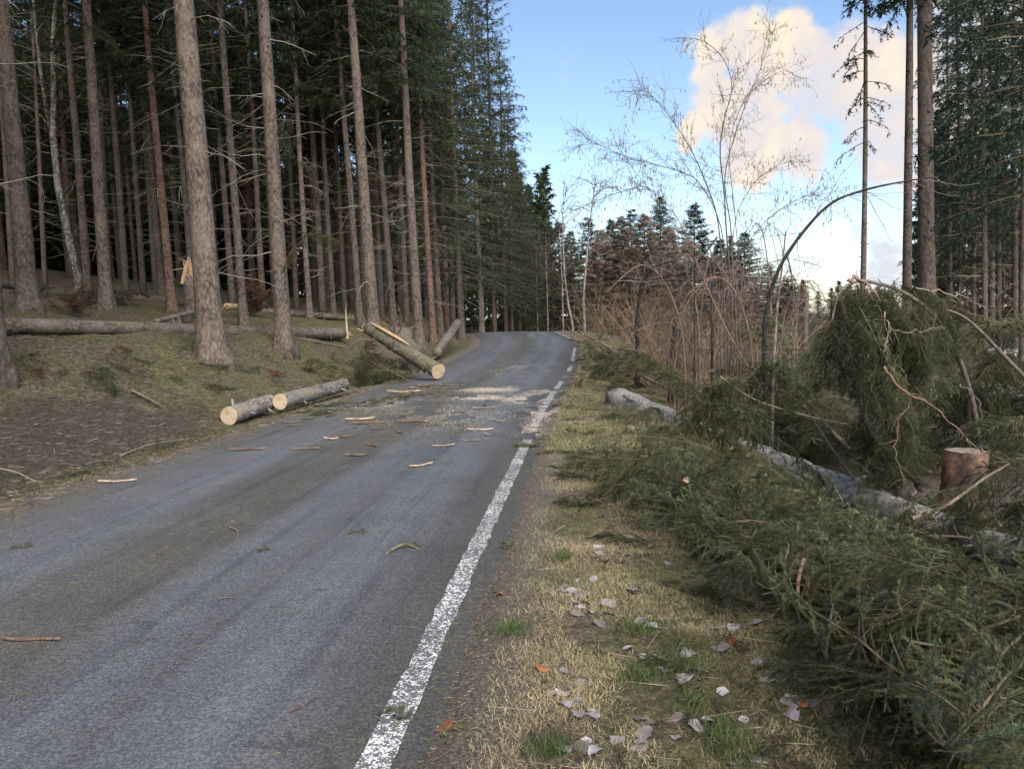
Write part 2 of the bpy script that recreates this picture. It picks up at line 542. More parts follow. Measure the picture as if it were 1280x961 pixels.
def asphalt_mat():
    m, n, l, b = mat('worn_asphalt')
    b.inputs['Roughness'].default_value = 0.72
    b.inputs['Specular IOR Level'].default_value = 0.35
    tc = n.new('ShaderNodeTexCoord'); o = tc.outputs['Object']
    la = nd(n, 'ShaderNodeAttribute', attribute_name='tint')      # R: place across the road, 0 left edge to 1 right edge
    sp = n.new('ShaderNodeSeparateColor'); l.new(la.outputs['Color'], sp.inputs[0])
    wob = math_(n, l, 'MULTIPLY', math_(n, l, 'SUBTRACT', noise(n, l, 0.55, 5, 0.6, o), 0.5), 0.13)
    u = math_(n, l, 'ADD', sp.outputs[0], wob)
    band = ramp(n, l, u, [(0.0, (0.115, 0.110, 0.100)), (0.10, (0.122, 0.124, 0.130)), (0.30, (0.135, 0.143, 0.158)), (0.40, (0.104, 0.103, 0.102)),
                          (0.52, (0.092, 0.088, 0.082)), (0.61, (0.130, 0.137, 0.150)), (0.69, (0.105, 0.109, 0.118)), (0.79, (0.132, 0.140, 0.155)),
                          (0.90, (0.080, 0.079, 0.080)), (1.0, (0.075, 0.071, 0.066))])
    band = mixc(n, l, 1.0, band, (0.72, 0.715, 0.70), 'MULTIPLY')
    vo = nd(n, 'ShaderNodeTexVoronoi', i_Scale=120.0); l.new(o, vo.inputs['Vector'])
    agg = noise(n, l, 75, 4, 0.7, o)
    sv = n.new('ShaderNodeSeparateColor'); l.new(vo.outputs['Color'], sv.inputs[0])
    k = math_(n, l, 'ADD', math_(n, l, 'MULTIPLY', sv.outputs[0], 0.5), math_(n, l, 'MULTIPLY', agg, 0.7))
    c = mixc(n, l, 1.0, band, ramp(n, l, k, [(0.3, (0.58, 0.58, 0.58)), (0.6, (1, 1, 1)), (0.85, (1.65, 1.62, 1.57))]), 'MULTIPLY')
    pn = noise(n, l, 1.4, 6, 0.65, o)
    c = mixc(n, l, 1.0, c, ramp(n, l, pn, [(0.3, (0.82, 0.82, 0.83)), (0.7, (1.15, 1.14, 1.12))]), 'MULTIPLY')
    ms = n.new('ShaderNodeMapping'); ms.inputs['Scale'].default_value = (3.2, 0.10, 1); l.new(o, ms.inputs[0])
    st = noise(n, l, 1.6, 6, 0.65, ms.outputs[0])
    c = mixc(n, l, 1.0, c, ramp(n, l, st, [(0.34, (0.74, 0.74, 0.75)), (0.48, (1.0, 1.0, 1.0)), (0.66, (1.10, 1.10, 1.10))]), 'MULTIPLY')
    cr = nd(n, 'ShaderNodeTexVoronoi', feature='DISTANCE_TO_EDGE', i_Scale=0.55)
    wv = n.new('ShaderNodeVectorMath'); wv.operation = 'ADD'; l.new(o, wv.inputs[0]); l.new(noise(n, l, 2.0, 5, 0.6, o, out=1), wv.inputs[1]); l.new(wv.outputs[0], cr.inputs['Vector'])
    c = mixc(n, l, math_(n, l, 'MULTIPLY', mrange(n, l, cr.outputs['Distance'], 0.012, 0.003), math_(n, l, 'MULTIPLY', mrange(n, l, pn, 0.48, 0.6), 0.6)), c, (0.035, 0.034, 0.033))
    # trodden-in needles and sawdust down the middle and along the edges
    dn = noise(n, l, 26, 6, 0.75, o)
    mid = ramp(n, l, u, [(0.0, (0.9,) * 3), (0.08, (0.3,) * 3), (0.3, (0.05,) * 3), (0.48, (0.65,) * 3), (0.60, (0.08,) * 3), (0.84, (0.1,) * 3), (1.0, (0.8,) * 3)])
    dm = math_(n, l, 'MULTIPLY', mid, mrange(n, l, dn, 0.52, 0.66))
    c = mixc(n, l, math_(n, l, 'MULTIPLY', dm, 0.5), c, (0.17, 0.13, 0.085))
    l.new(c, b.inputs['Base Color'])
    bump(n, l, b, k, 0.7, 0.005)
    return m


M['asphalt'] = asphalt_mat()


def paint_mat():
    m, n, l, b = mat('worn_white_paint')
    b.inputs['Roughness'].default_value = 0.75
    tc = n.new('ShaderNodeTexCoord'); o = tc.outputs['Object']
    a = noise(n, l, 34, 5, 0.7, o)
    b2 = noise(n, l, 3.0, 4, 0.6, o)
    vo = nd(n, 'ShaderNodeTexVoronoi', i_Scale=95.0); l.new(o, vo.inputs['Vector'])
    f = math_(n, l, 'ADD', math_(n, l, 'ADD', math_(n, l, 'MULTIPLY', a, 0.8), math_(n, l, 'MULTIPLY', b2, 0.35)), math_(n, l, 'MULTIPLY', vo.outputs['Distance'], 0.35))
    c = ramp(n, l, f, [(0.46, (0.66, 0.65, 0.63)), (0.66, (0.58, 0.57, 0.55)), (0.74, (0.11, 0.11, 0.11)), (0.9, (0.09, 0.09, 0.09))])
    l.new(c, b.inputs['Base Color'])
    bump(n, l, b, f, 0.7, 0.006)
    return m


M['paint'] = paint_mat()


def ground_mat():
    m, n, l, b = mat('forest_ground')
    tc = n.new('ShaderNodeTexCoord'); o = tc.outputs['Object']
    at_ = nd(n, 'ShaderNodeAttribute', attribute_name='tint')   # R moss/grass, G bare mud, B gravelly edge
    sp = n.new('ShaderNodeSeparateColor'); l.new(at_.outputs['Color'], sp.inputs[0])
    a = noise(n, l, 16, 8, 0.75, o)
    a2 = noise(n, l, 2.2, 6, 0.65, o)
    a3 = noise(n, l, 60, 4, 0.7, o)
    lit = ramp(n, l, a, [(0.36, (0.04, 0.029, 0.021)), (0.5, (0.115, 0.087, 0.06)), (0.62, (0.24, 0.19, 0.13))])
    lit = mixc(n, l, mrange(n, l, a2, 0.4, 0.7), lit, mixc(n, l, 0.6, lit, (0.075, 0.055, 0.04)))
    grn = ramp(n, l, a, [(0.36, (0.040, 0.040, 0.016)), (0.5, (0.112, 0.110, 0.042)), (0.64, (0.215, 0.195, 0.085))])
    mud = ramp(n, l, a, [(0.34, (0.032, 0.025, 0.018)), (0.5, (0.078, 0.061, 0.045)), (0.66, (0.145, 0.115, 0.085))])
    grv = ramp(n, l, a3, [(0.3, (0.06, 0.05, 0.04)), (0.5, (0.14, 0.115, 0.09)), (0.7, (0.27, 0.23, 0.18))])
    w = math_(n, l, 'ADD', sp.outputs[0], math_(n, l, 'MULTIPLY', math_(n, l, 'SUBTRACT', a2, 0.5), 1.1))
    c = mixc(n, l, mrange(n, l, w, 0.3, 0.75), lit, grn)
    w2 = math_(n, l, 'ADD', sp.outputs[1], math_(n, l, 'MULTIPLY', math_(n, l, 'SUBTRACT', a2, 0.5), 2.4))
    c = mixc(n, l, mrange(n, l, w2, 0.3, 0.7), c, mud)
    w3 = math_(n, l, 'ADD', sp.outputs[2], math_(n, l, 'MULTIPLY', math_(n, l, 'SUBTRACT', a, 0.5), 0.8))
    c = mixc(n, l, mrange(n, l, w3, 0.3, 0.75), c, grv)
    l.new(c, b.inputs['Base Color'])
    b.inputs['Roughness'].default_value = 0.95
    bump(n, l, b, math_(n, l, 'ADD', a, math_(n, l, 'MULTIPLY', a3, 0.4)), 1.0, 0.05)
    return m


M['ground'] = ground_mat()

# ------------------------------------------------------------------ ground, road, line
def spaced(lo, hi, fine_lo, fine_hi, step, grow):
    a = list(np.arange(fine_lo, fine_hi, step)); s = step; x = a[-1]
    while x < hi:
        s *= grow; x += s; a.append(x)
    s = step; x = a[0]
    while x > lo:
        s *= grow; x -= s; a.insert(0, x)
    return np.array(a)


def build_ground():
    xs = spaced(-700, 700, -9.5, 4.5, 0.075, 1.05)
    ys = spaced(-60, 900, 1.0, 15, 0.075, 1.035)
    X, Y = np.meshgrid(xs, ys)
    Z = hterr(X, Y)
    dl = road_l(Y) - X; dr = X - road_r(Y)
    moss = np.where(dl > 0, sstep(0.3, 0.8, dl) * (0.30 + 0.55 * fbm(X * 0.45, Y * 0.45, 3)) * (1 - 0.4 * sstep(9, 16, dl)),
                    sstep(0.25, 0.6, dr) * (0.25 + 0.6 * fbm(X * 0.9 + 9, Y * 0.9, 3)) * (1 - 0.75 * sstep(1.8, 3.2, dr)))
    mudc = np.where(dl > 0, np.exp(-((dl - 1.9) / 1.5) ** 2) * sstep(14.5, 10.5, Y) * 0.95, 0.85 * sstep(2.0, 3.4, dr))
    grv = np.where(dl > 0, sstep(0.8, 0.2, dl), sstep(0.55, 0.05, dr))
    grv = np.where((dl < 0) & (dr < 0), 1, grv)
    g = G()
    ny, nx = X.shape
    i = np.arange(ny - 1)[:, None] * nx + np.arange(nx - 1)[None]
    q = np.stack([i, i + 1, i + nx + 1, i + nx], -1).reshape(-1, 4)
    g.add(np.stack([X, Y, Z], -1).reshape(-1, 3), None, q, 0, np.stack([moss, mudc, grv], -1).reshape(-1, 3))
    tag(obj('ground', g.mesh('ground', M['ground'])), 'brown and mossy forest floor sloping beside the road', kind='structure')


def build_road():
    ys = np.concatenate([np.arange(-6, 14, 0.06), np.arange(14, 48, 0.15), np.arange(48, 74, 0.5)])
    us = np.concatenate([[0, 0.004, 0.012], np.linspace(0.03, 0.97, 40), [0.988, 0.996, 1.0]])
    el = (fbm(ys * 1.7, ys * 0 + 3, 4) - 0.5) * 0.30
    er = (fbm(ys * 1.9, ys * 0 + 33, 4) - 0.5) * 0.16
    L = road_l(ys) + el; Rr = road_r(ys) + er
    X = L[:, None] + (Rr - L)[:, None] * us[None]
    Y = np.repeat(ys[:, None], len(us), 1)
    Z = hroad(X, Y) + (fbm(X * 1.1, Y * 0.5, 2) - 0.5) * 0.016
    Z[:, 0] -= 0.05; Z[:, -1] -= 0.05
    U = np.repeat(us[None], len(ys), 0)
    g = G(); nx = len(us)
    i = np.arange(len(ys) - 1)[:, None] * nx + np.arange(nx - 1)[None]
    q = np.stack([i, i + 1, i + nx + 1, i + nx], -1).reshape(-1, 4)
    g.add(np.stack([X, Y, Z], -1).reshape(-1, 3), None, q, 0, np.stack([U, U * 0, U * 0], -1).reshape(-1, 3))
    road = tag(obj('road', g.mesh('road', M['asphalt'])), 'worn grey asphalt road curving away over a rise', kind='structure')
    # painted edge line, ragged edges, one sheet above the asphalt
    ys = np.concatenate([np.arange(-4, 12, 0.03), np.arange(12, 46, 0.12)])
    w0 = 0.062 + (fbm(ys * 9, ys * 0 + 7, 3) - 0.5) * 0.03
    w1 = 0.062 + (fbm(ys * 9, ys * 0 + 71, 3) - 0.5) * 0.03
    us = np.linspace(0, 1, 5)
    X = (line_x(ys) - w0)[:, None] + (w0 + w1)[:, None] * us[None]
    Y = np.repeat(ys[:, None], 5, 1)
    Z = hroad(X, Y) + (fbm(X * 1.1, Y * 0.5, 2) - 0.5) * 0.016 + 0.0045
    g = G()
    i = np.arange(len(ys) - 1)[:, None] * 5 + np.arange(4)[None]
    q = np.stack([i, i + 1, i + 6, i + 5], -1).reshape(-1, 4)
    hid = fbm(ys * 0.8, ys * 0 + 91, 4)[:-1]
    cut = ((hid < 0.46) & (ys[:-1] > 9.5) & (ys[:-1] < 19)) | ((hid < 0.40) & (ys[:-1] > 19))
    q = q.reshape(-1, 4, 4)[~cut].reshape(-1, 4)
    g.add(np.stack([X, Y, Z], -1).reshape(-1, 3), None, q)
    tag(obj('edge_line', g.mesh('edge_line', M['paint'])), 'worn white painted line along the road edge', kind='structure')


build_ground()
build_road()

# ------------------------------------------------------------------ needles, boughs, crowns
def needles(g, A, B, dens, length, width, rng, m=1, fwd=0.55, tint=None, seg=None):
    """needle triangles set round the twig segments A->B; every twig keeps one shade of its own"""
    A = np.asarray(A, float).reshape(-1, 3); B = np.asarray(B, float).reshape(-1, 3)
    L = np.linalg.norm(B - A, axis=1)
    cnt = rng.poisson(L * dens)
    idx = np.repeat(np.arange(len(A)), cnt)
    n = len(idx)
    if n == 0: return
    t = rng.random(n)[:, None]
    p = A[idx] * (1 - t) + B[idx] * t
    ax = (B - A)[idx] / (L[idx][:, None] + 1e-9)
    r = rng.normal(size=(n, 3))
    r -= (r * ax).sum(1, keepdims=True) * ax
    r /= np.linalg.norm(r, axis=1, keepdims=True) + 1e-9
    d = ax * fwd + r * (1 - fwd * 0.4)
    d /= np.linalg.norm(d, axis=1, keepdims=True)
    s = np.cross(d, ax); s /= np.linalg.norm(s, axis=1, keepdims=True) + 1e-9
    ln = length * rng.uniform(0.7, 1.25, (n, 1))
    w = width * 0.5
    v = np.stack([p - s * w, p + s * w, p + d * ln], 1).reshape(-1, 3)
    base = np.array([1.0, 1.0, 1.0]) if tint is None else np.asarray(tint, float)
    c = base[None] * rng.uniform(0.8, 1.2, (n, 1)) * np.stack([rng.uniform(0.9, 1.12, n), np.ones(n), rng.uniform(0.85, 1.1, n)], -1)
    if seg is not None:
        c = c * np.asarray(seg)[idx]
    g.add(v, np.arange(3 * n).reshape(-1, 3), None, m, np.repeat(c, 3, 0))


def sag_path(p, d, length, n, grav, rng, wander=0.06):
    pts = [np.array(p, float)]
    d = unit(d)
    for _ in range(n):
        d = unit(d + np.array([0, 0, -grav]) + rng.normal(size=3) * wander)
        pts.append(pts[-1] + d * (length / n))
    return np.array(pts)


def make_bough(seed, L=1.3, lift=0.15, grav=0.10, side=0.5, curtain=0.25, nb=15, dens=1000, nlen=0.0155, nw=0.0034, tint=None, needle='needle', bald=0.0, flat=False, sub=1.0, twigcol=(1, 1, 1), twigr=1.0):
    """one leafy spruce branch, butt at the origin, running along +X"""
    rng = np.random.default_rng(seed)
    g = G(); A, B, C = [], [], []

    def leafy(P, first=0, shade=None):
        if shade is None:
            k = rng.uniform(0.55, 1.5); shade = np.array([k * rng.uniform(0.9, 1.35), k, k * rng.uniform(0.7, 1.1)])
        A.append(P[first:-1]); B.append(P[first + 1:]); C.append(np.tile(shade, (len(P) - 1 - first, 1)))
    ax = sag_path((0, 0, 0), (1, 0, lift), L, 10, grav, rng, 0.12)
    g.tube(ax, np.linspace(0.0062, 0.0020, 11) * L / 1.2, 5, 0, c=twigcol)
    leafy(ax, 3)
    for k in range(nb):
        t = 0.10 + 0.9 * (k + rng.uniform(-0.3, 0.3)) / (nb - 1)
        t = min(max(t, 0.05), 0.999)
        f = t * 10; i = min(int(f), 9); p = ax[i] + (ax[i + 1] - ax[i]) * (f - i)
        tg = unit(ax[i + 1] - ax[i])
        for s in (-1, 1):
            if rng.random() < bald: continue
            lat = unit(np.cross(tg, [0, 0, 1])) * s
            ln = side * L * (1.0 - 0.72 * t ** 1.5) * rng.uniform(0.4, 1.2) * (0.55 + 0.45 * min(1, t * 4))
            br = sag_path(p, tg * rng.uniform(0.5, 1.1) + lat * rng.uniform(0.5, 1.1) + [0, 0, rng.uniform(-0.2, 0.2)], ln, 5, curtain * rng.uniform(0.2, 1.3), rng, 0.10)
            g.tube(br, np.linspace(0.0024, 0.0012, 6) * twigr, 3, 0, cap=False, c=twigcol)
            leafy(br, 1)
            for j in range(1, 6):
                bt = unit(br[j] - br[j - 1])
                for s2 in (-1, 1):
                    if rng.random() < 0.38: continue
                    l2 = unit(np.cross(bt, [0, 0, 1]) + 1e-6) * s2
                    ln2 = rng.uniform(0.06, 0.19) * (L / 1.2) * (1.15 - 0.12 * j) * sub
                    tw = sag_path(br[j], bt * 0.9 + l2 * 0.75 + rng.normal(size=3) * 0.18, ln2, 3, curtain * 0.45 + (0 if flat else 0.05), rng, 0.04)
                    leafy(tw)
                    if twigr > 1: g.tube(tw, np.linspace(0.002, 0.001, 4), 3, 0, cap=False, c=twigcol)
    needles(g, np.vstack(A), np.vstack(B), dens, nlen, nw, rng, 1, fwd=0.38, tint=tint, seg=np.vstack(C))
    return g.mesh('spruce_bough', [M['twig'], M[needle]], smooth=False)


def make_crown(seed, H, z0, rad, needle='needle_far', per=6, gap=0.55, step=0.20, dens=26, nl=0.13, nw=0.035, thin=0.0, rng=None, droop=0.25, pw=0.75, hang=0.5):
    """spruce crown for a trunk of height H along +Z; limbs in whorls with hanging twigs"""
    rng = np.random.default_rng(seed)
    g = G(); A, B = [], []
    z = z0
    while z < H - 0.3:
        t = (z - z0) / (H - z0)
        rr = rad * (1 - t) ** pw * (0.55 + 0.45 * min(1, (z - z0) / 1.5 + 0.3)) + 0.12
        a0 = rng.random() * 6.28
        for k in range(per):
            if rng.random() < thin: continue
            a = a0 + k * 6.283 / per + rng.normal() * 0.25
            ln = rr * rng.uniform(0.55, 1.12)
            up = 0.55 * t - 0.18 + rng.normal() * 0.08
            d = np.array([math.cos(a), math.sin(a), up])
            n = 6
            br = sag_path((0, 0, z + rng.uniform(-0.5, 0.5) * gap), d, ln, n, droop * (1 - t) * 0.35, rng, 0.05)
            br[n // 2:, 2] += np.linspace(0, 0.10 * ln, n + 1 - n // 2)
            g.tube(br, np.linspace(0.022, 0.004, n + 1) * (0.5 + ln / 4), 3, 0, cap=False)
            A.append(br[2:-1]); B.append(br[3:])
            m = max(3, int(ln / step))
            for j in range(m):
                f = (0.18 + 0.82 * (j + rng.random()) / m) * n; i = min(int(f), n - 1)
                p = br[i] + (br[i + 1] - br[i]) * (f - i)
                tg = unit(br[i + 1] - br[i])
                for s in (-1, 1):
                    lat = np.array([-tg[1], tg[0], 0]) * s
                    l2 = rng.uniform(0.2, 0.62) * (1.1 - 0.5 * f / n) * min(1.0, 0.4 + ln / 3)
                    tw = sag_path(p, tg * 0.6 + lat * rng.uniform(0.3, 1) + np.array([0, 0, -hang * rng.random()]), l2, 2, hang * 0.7, rng, 0.1)
                    A.append(tw[:-1]); B.append(tw[1:])
        z += gap * rng.uniform(0.7, 1.3) * (1 - 0.45 * t)
    A = np.vstack(A); B = np.vstack(B)
    needles(g, A, B, dens, nl, nw, rng, 1)
    return g.mesh('spruce_crown', [M['twig'], M[needle]], smooth=False)


def make_dead(seed, z0, z1, n, lmax):
    """the bare grey lower limbs of a forest spruce"""
    rng = np.random.default_rng(seed)
    g = G()
    for k in range(n):
        z = rng.uniform(z0, z1); a = rng.random() * 6.283
        ln = rng.uniform(0.15, 1.0) ** 1.4 * lmax
        br = sag_path((0, 0, z), (math.cos(a), math.sin(a), rng.uniform(-0.25, 0.12)), ln, 6, 0.05, rng, 0.13)
        c = rng.uniform(0.6, 1.3)
        g.tube(br, np.linspace(0.013, 0.004, 7), 3, 0, cap=False, c=np.full(3, c))
        if ln > 0.6:
            for _ in range(rng.integers(1, 6)):
                i = rng.integers(2, 6)
                tw = sag_path(br[i], unit(br[i] - br[i - 1]) + rng.normal(size=3) * 0.6, rng.uniform(0.15, 0.5), 3, 0.05, rng, 0.15)
                g.tube(tw, np.linspace(0.005, 0.002, 4), 3, 0, cap=False, c=np.full(3, c))
    return g.mesh('dead_branches', M['dead_twig'], smooth=False)


def trunk_mesh(seed, H, r, near=True, flare=0.7, knots=44, mat_='bark', top=0.12, crook=0.03):
    rng = np.random.default_rng(seed)
    n = 34 if near else 14
    sides = 18 if near else 8
    z = H * np.linspace(0, 1, n) ** (1.7 if near else 1.3)
    z[0] = -0.5
    zz = np.maximum(z, 0)
    rad = r * (1 - (1 - top) * (zz / H) ** 1.1)
    rad *= 1 + flare * np.exp(-zz / 0.33)
    ph = rng.random(2) * 6.28
    x = crook * np.sin(zz * 0.35 + ph[0]) - crook * math.sin(ph[0]); y = crook * np.sin(zz * 0.28 + ph[1]) - crook * math.sin(ph[1])
    pts = np.stack([x, y, z], -1)
    a = np.arange(sides) * 2 * math.pi / sides
    lobe = 1 + (0.28 * flare * np.exp(-zz / 0.22))[:, None] * np.sin(a * 4 + ph[0])[None] + rng.normal(size=(n, sides)) * 0.012
    g = G()
    g.tube(pts, rad, sides, 0, cap=True, wob=lobe)
    for _ in range(knots):
        zk = rng.uniform(0.7, min(H * 0.6, 11)); ak = rng.random() * 6.28
        rk = np.interp(zk, zz, rad); c0 = np.array([np.interp(zk, zz, x), np.interp(zk, zz, y), zk])
        o = np.array([math.cos(ak), math.sin(ak), rng.uniform(-0.3, 0.1)])
        s = rng.uniform(0.015, 0.035); e_ = rng.uniform(0.6, 3.5)
        g.tube(np.array([c0 + o * rk * 0.92, c0 + o * (rk + s * 0.5), c0 + o * (rk + s * e_)]), np.array([s * 0.9, s * 0.6, s * 0.25]) * min(1, r / 0.15), 5, 0, c=(0.42, 0.4, 0.4))
    return g.mesh('spruce_trunk', M[mat_])


CROWN = {}
H0 = 24.0
for i in range(4):
    CROWN['high%d' % i] = make_crown(20 + i, H0, 9.0 + i * 0.7, 2.6, per=7, gap=0.55, step=0.28, dens=30, nl=0.16, nw=0.048, thin=0.06)
for i in range(3):
    CROWN['low%d' % i] = make_crown(30 + i, H0, 6.6 + i * 0.9, 2.6, per=7, gap=0.55, step=0.28, dens=30, nl=0.16, nw=0.048, thin=0.06)
for i in range(3):
    CROWN['edge%d' % i] = make_crown(40 + i, H0, 3.0 + i * 0.8, 3.3, needle='needle_edge_lit', per=6, gap=0.60, step=0.26, dens=26, nl=0.14, nw=0.036, thin=0.10, droop=0.32, hang=0.7)
for i in range(3):
    CROWN['dark%d' % i] = make_crown(50 + i, H0, 3.6 + i * 1.4, 2.7, needle='needle_blue', per=6, gap=0.62, step=0.26, dens=26, nl=0.14, nw=0.040, thin=0.12, droop=0.35, hang=0.6)
for i in range(3):
    CROWN['young%d' % i] = make_crown(60 + i, H0, 1.2, 4.6, needle='needle_blue', per=7, gap=0.75, step=0.35, dens=20, nl=0.30, nw=0.085, thin=0.05)
for i in range(2):
    CROWN['larch%d' % i] = make_crown(70 + i, H0, 2.0, 4.4, needle='larch', per=7, gap=0.6, step=0.28, dens=30, nl=0.32, nw=0.06, thin=0.1, hang=0.5)
DEAD = [make_dead(80 + i, 1.6, 11, 48, 2.3) for i in range(4)]
FAR_TRUNK = {k: [trunk_mesh(90 + i, H0, 0.19, near=False, flare=0.3, knots=6, mat_=k) for i in range(3)] for k in ('bark_far', 'bark_red')}


def axis_matrix(d):
    return Vector(d).to_track_quat('Z', 'Y').to_matrix()


def tree(px, D, top, wpx, label, group, crown='high0', H=23.0, mat_='bark', near=True, dead=True, seed=0, base=None, name='spruce_tree', cat='tree', cscale=None):
    """a standing conifer: column px at its foot, column 'top' at the picture's upper edge, wpx = trunk thickness in the photo"""
    b = place(px, D) if base is None else np.array(base)
    dep = float((b - EYE) @ FWD)
    # lean: where the trunk passes the level of the upper picture edge
    q = at(top, 0, dep)
    ax = unit(q - b) if q[2] - b[2] > 2 else np.array([0, 0, 1.0])
    r = max(0.04, wpx * dep / FPX / 2)
    e = bpy.data.objects.new(name, None); col.objects.link(e)
    e.empty_display_size = 0.3
    e.location = b
    rot = axis_matrix(ax)
    e.rotation_euler = rot.to_euler()
    tag(e, label, cat, group)
    if near:
        obj('trunk', trunk_mesh(300 + seed, H, r, True, mat_=mat_), e)
    else:
        t = obj('trunk', FAR_TRUNK[mat_][seed % 3], e, scale=(r / 0.19, r / 0.19, H / H0))
    if crown:
        s = H / H0 if cscale is None else cscale
        obj('crown', CROWN[crown], e, rot=(0, 0, seed * 1.7), scale=(s, s, H / H0))
    if dead:
        o = obj('dead_branches', DEAD[seed % 4], e, rot=(0, 0, seed * 2.3 + 0.5), scale=(H / H0, H / H0, H / H0)); o['kind'] = 'stuff'
    return e


placed = []


def T(*a, **k):
    e = tree(*a, **k)
    placed.append((e.location.x, e.location.y))
    return e


# --- the standing trees of the slope, each where its foot is
def TG(px, py, *a, **k):
    return T(px, 0, *a, base=gp(px, py), **k)


TG(-9, 468, -42, 31, 'thick pale grey spruce trunk half cut off by the picture border', None, 'high0', 22, 'bark_far', seed=1)
TG(36, 388, 5, 23, 'stout brown spruce with flared foot and mossy base behind the long log', None, 'high1', 23, seed=2)
TG(134, 388, 105, 15, 'straight slim brown spruce standing just behind the long fallen log', None, 'high2', 24, seed=3)
T(112, 27, 82, 10, 'slim spruce close behind the straight brown spruce of the slope', None, 'high3', 23, seed=4)
T(216, 27, 182, 11, 'slim red-barked pine leaning among the grey spruces', None, 'high0', 22, 'bark_red', seed=5)
T(205, 31, 172, 9, 'thin spruce next to the slim red-barked pine', None, 'high2', 22, seed=6)
TG(265, 452, 231, 32, 'thickest spruce, wide mossy root flare at the edge of the bank', None, 'high1', 25, seed=7)
TG(305, 410, 277, 10.5, 'slim spruce with a green sprig, just behind the broken snag', None, 'high3', 22, seed=8)
TG(356, 436, 325, 20, 'thick spruce on the bank standing over the two cut logs', None, 'high2', 25, seed=9)
T(243, 30, 208, 7.5, 'thin spruce rising behind the broken snag', None, 'high1', 21, seed=10)
T(468, 28, 436, 16, 'tall thick spruce beside the upturned root plate', None, 'high3', 26, seed=11)
T(450, 30.5, 420, 9, 'slim spruce just behind the tall spruce of the root plate', None, 'high0', 24, seed=12)
T(492, 33, 462, 9, 'slim spruce behind the upturned root plate', None, 'high1', 24, seed=13)
T(524, 31, 500, 13, 'tall dark spruce above the grey leaning log', None, 'high2', 25, seed=14)
T(541, 34, 519, 8.5, 'reddish slim trunk beside the tall dark spruce', None, 'high0', 24, 'bark_red', seed=15)
T(551, 37, 527, 8, 'thin spruce of the pair behind the grey leaning log', None, 'edge2', 24, seed=16, cscale=1.2)
T(418, 33, 396, 7, 'thin spruce between the splintered log end and the slope', None, 'high2', 23, seed=17)
T(388, 31, 364, 7.5, 'thin spruce behind the thick spruce of the two cut logs', None, 'high1', 23, seed=18)
T(330, 33, 305, 8, 'thin spruce beside the dry brown bush', None, 'high0', 23, seed=19)
T(577, 40, 560, 9, 'bushy edge spruce with long drooping limbs over the bend', None, 'edge0', 25, seed=20, cscale=1.35)
T(602, 50, 587, 8, 'spruce with hanging limbs at the bend, beside the bushy edge spruce', None, 'edge1', 24, seed=21, cscale=1.3)

SL = [(60, 33, 38), (160, 30, 133), (182, 35, 152), (262, 36, 236), (292, 34, 262), (345, 37, 318), (372, 36, 350), (404, 35, 382), (412, 40, 393), (432, 36, 408), (441, 41, 420), (458, 36, 434), (478, 37, 455),
      (484, 42, 465), (502, 40, 480), (509, 35, 486), (533, 43, 515), (558, 45, 541), (566, 50, 552), (514, 46, 497), (395, 43, 377), (318, 41, 296), (274, 43, 250), (140, 42, 118), (92, 40, 68), (228, 44, 200), (425, 47, 408), (470, 48, 453), (545, 48, 530), (20, 34, -8)]
for i, (px, D, top) in enumerate(SL):
    T(px, D, top, 6.2 + (i * 37 % 10) * 0.33, 'slim bare trunk of the crowded rows behind the bank spruces', 'slim trunks behind the bank', 'high%d' % (i % 4), 22 + i % 4, near=False, mat_='bark_red' if i % 7 == 3 else 'bark_far', seed=100 + i, dead=i % 3 == 0)

# --- rows behind: same kind, told apart only by their place
FG = 'spruces of the dark forest rows'
FL = 'slim spruce trunk in the dark rows of the forest'
rng = np.random.default_rng(5)
cand = []
for _ in range(9000):
    if len(cand) > 165: break
    x = rng.uniform(-52, -7); y = rng.uniform(-14, 82)  # the forest goes on unseen left and behind; those rows added for shade
    if x > float(road_l(y)) - 1.8: continue
    D = x * FH[0] + y * FH[1]
    lat = (x * FH[1] - y * FH[0]) / max(D, 0.1)
    if D > 0 and abs(lat) < 0.72 and D < 33: continue
    if D > -3 and D < 25 and abs(lat) < 1.0: continue
    pxc = 640 + FPX * lat
    if D > 38 and 575 < pxc < 720: continue
    dmin = 2.5 if D < 45 else 3.0
    if any((x - a) ** 2 + (y - b) ** 2 < dmin ** 2 for a, b in cand + placed): continue
    cand.append((x, y))
for i, (x, y) in enumerate(cand):
    D = x * FH[0] + y * FH[1]
    z = float(hterr(x, y))
    H = rng.uniform(20, 26); r = rng.uniform(0.11, 0.19)
    edge = x > float(road_l(y)) - 5
    e = bpy.data.objects.new('spruce_tree', None); col.objects.link(e)
    e.location = (x, y, z)
    e.rotation_euler = (rng.normal() * 0.018, -0.018 + rng.normal() * 0.018, 0)
    tag(e, FL, 'tree', FG)
    if y > 34 and edge:
        e['label'] = 'bushy dark spruce with low drooping limbs lining the road bend'; e['group'] = 'bushy spruces at the bend'
    obj('trunk', FAR_TRUNK['bark_red' if rng.random() < 0.12 else 'bark_far'][i % 3], e, scale=(r / 0.19, r / 0.19, H / H0))
    ck = ('edge%d' % (i % 3)) if (y > 34 and edge) else ('high%d' % (i % 4) if D < 38 else 'low%d' % (i % 3))
    obj('crown', CROWN[ck], e, rot=(0, 0, i * 2.1), scale=(1, 1, H / H0))
    if D > 0 and D < 50:
        obj('dead_branches', DEAD[i % 4], e, rot=(0, 0, i * 1.3))['kind'] = 'stuff'

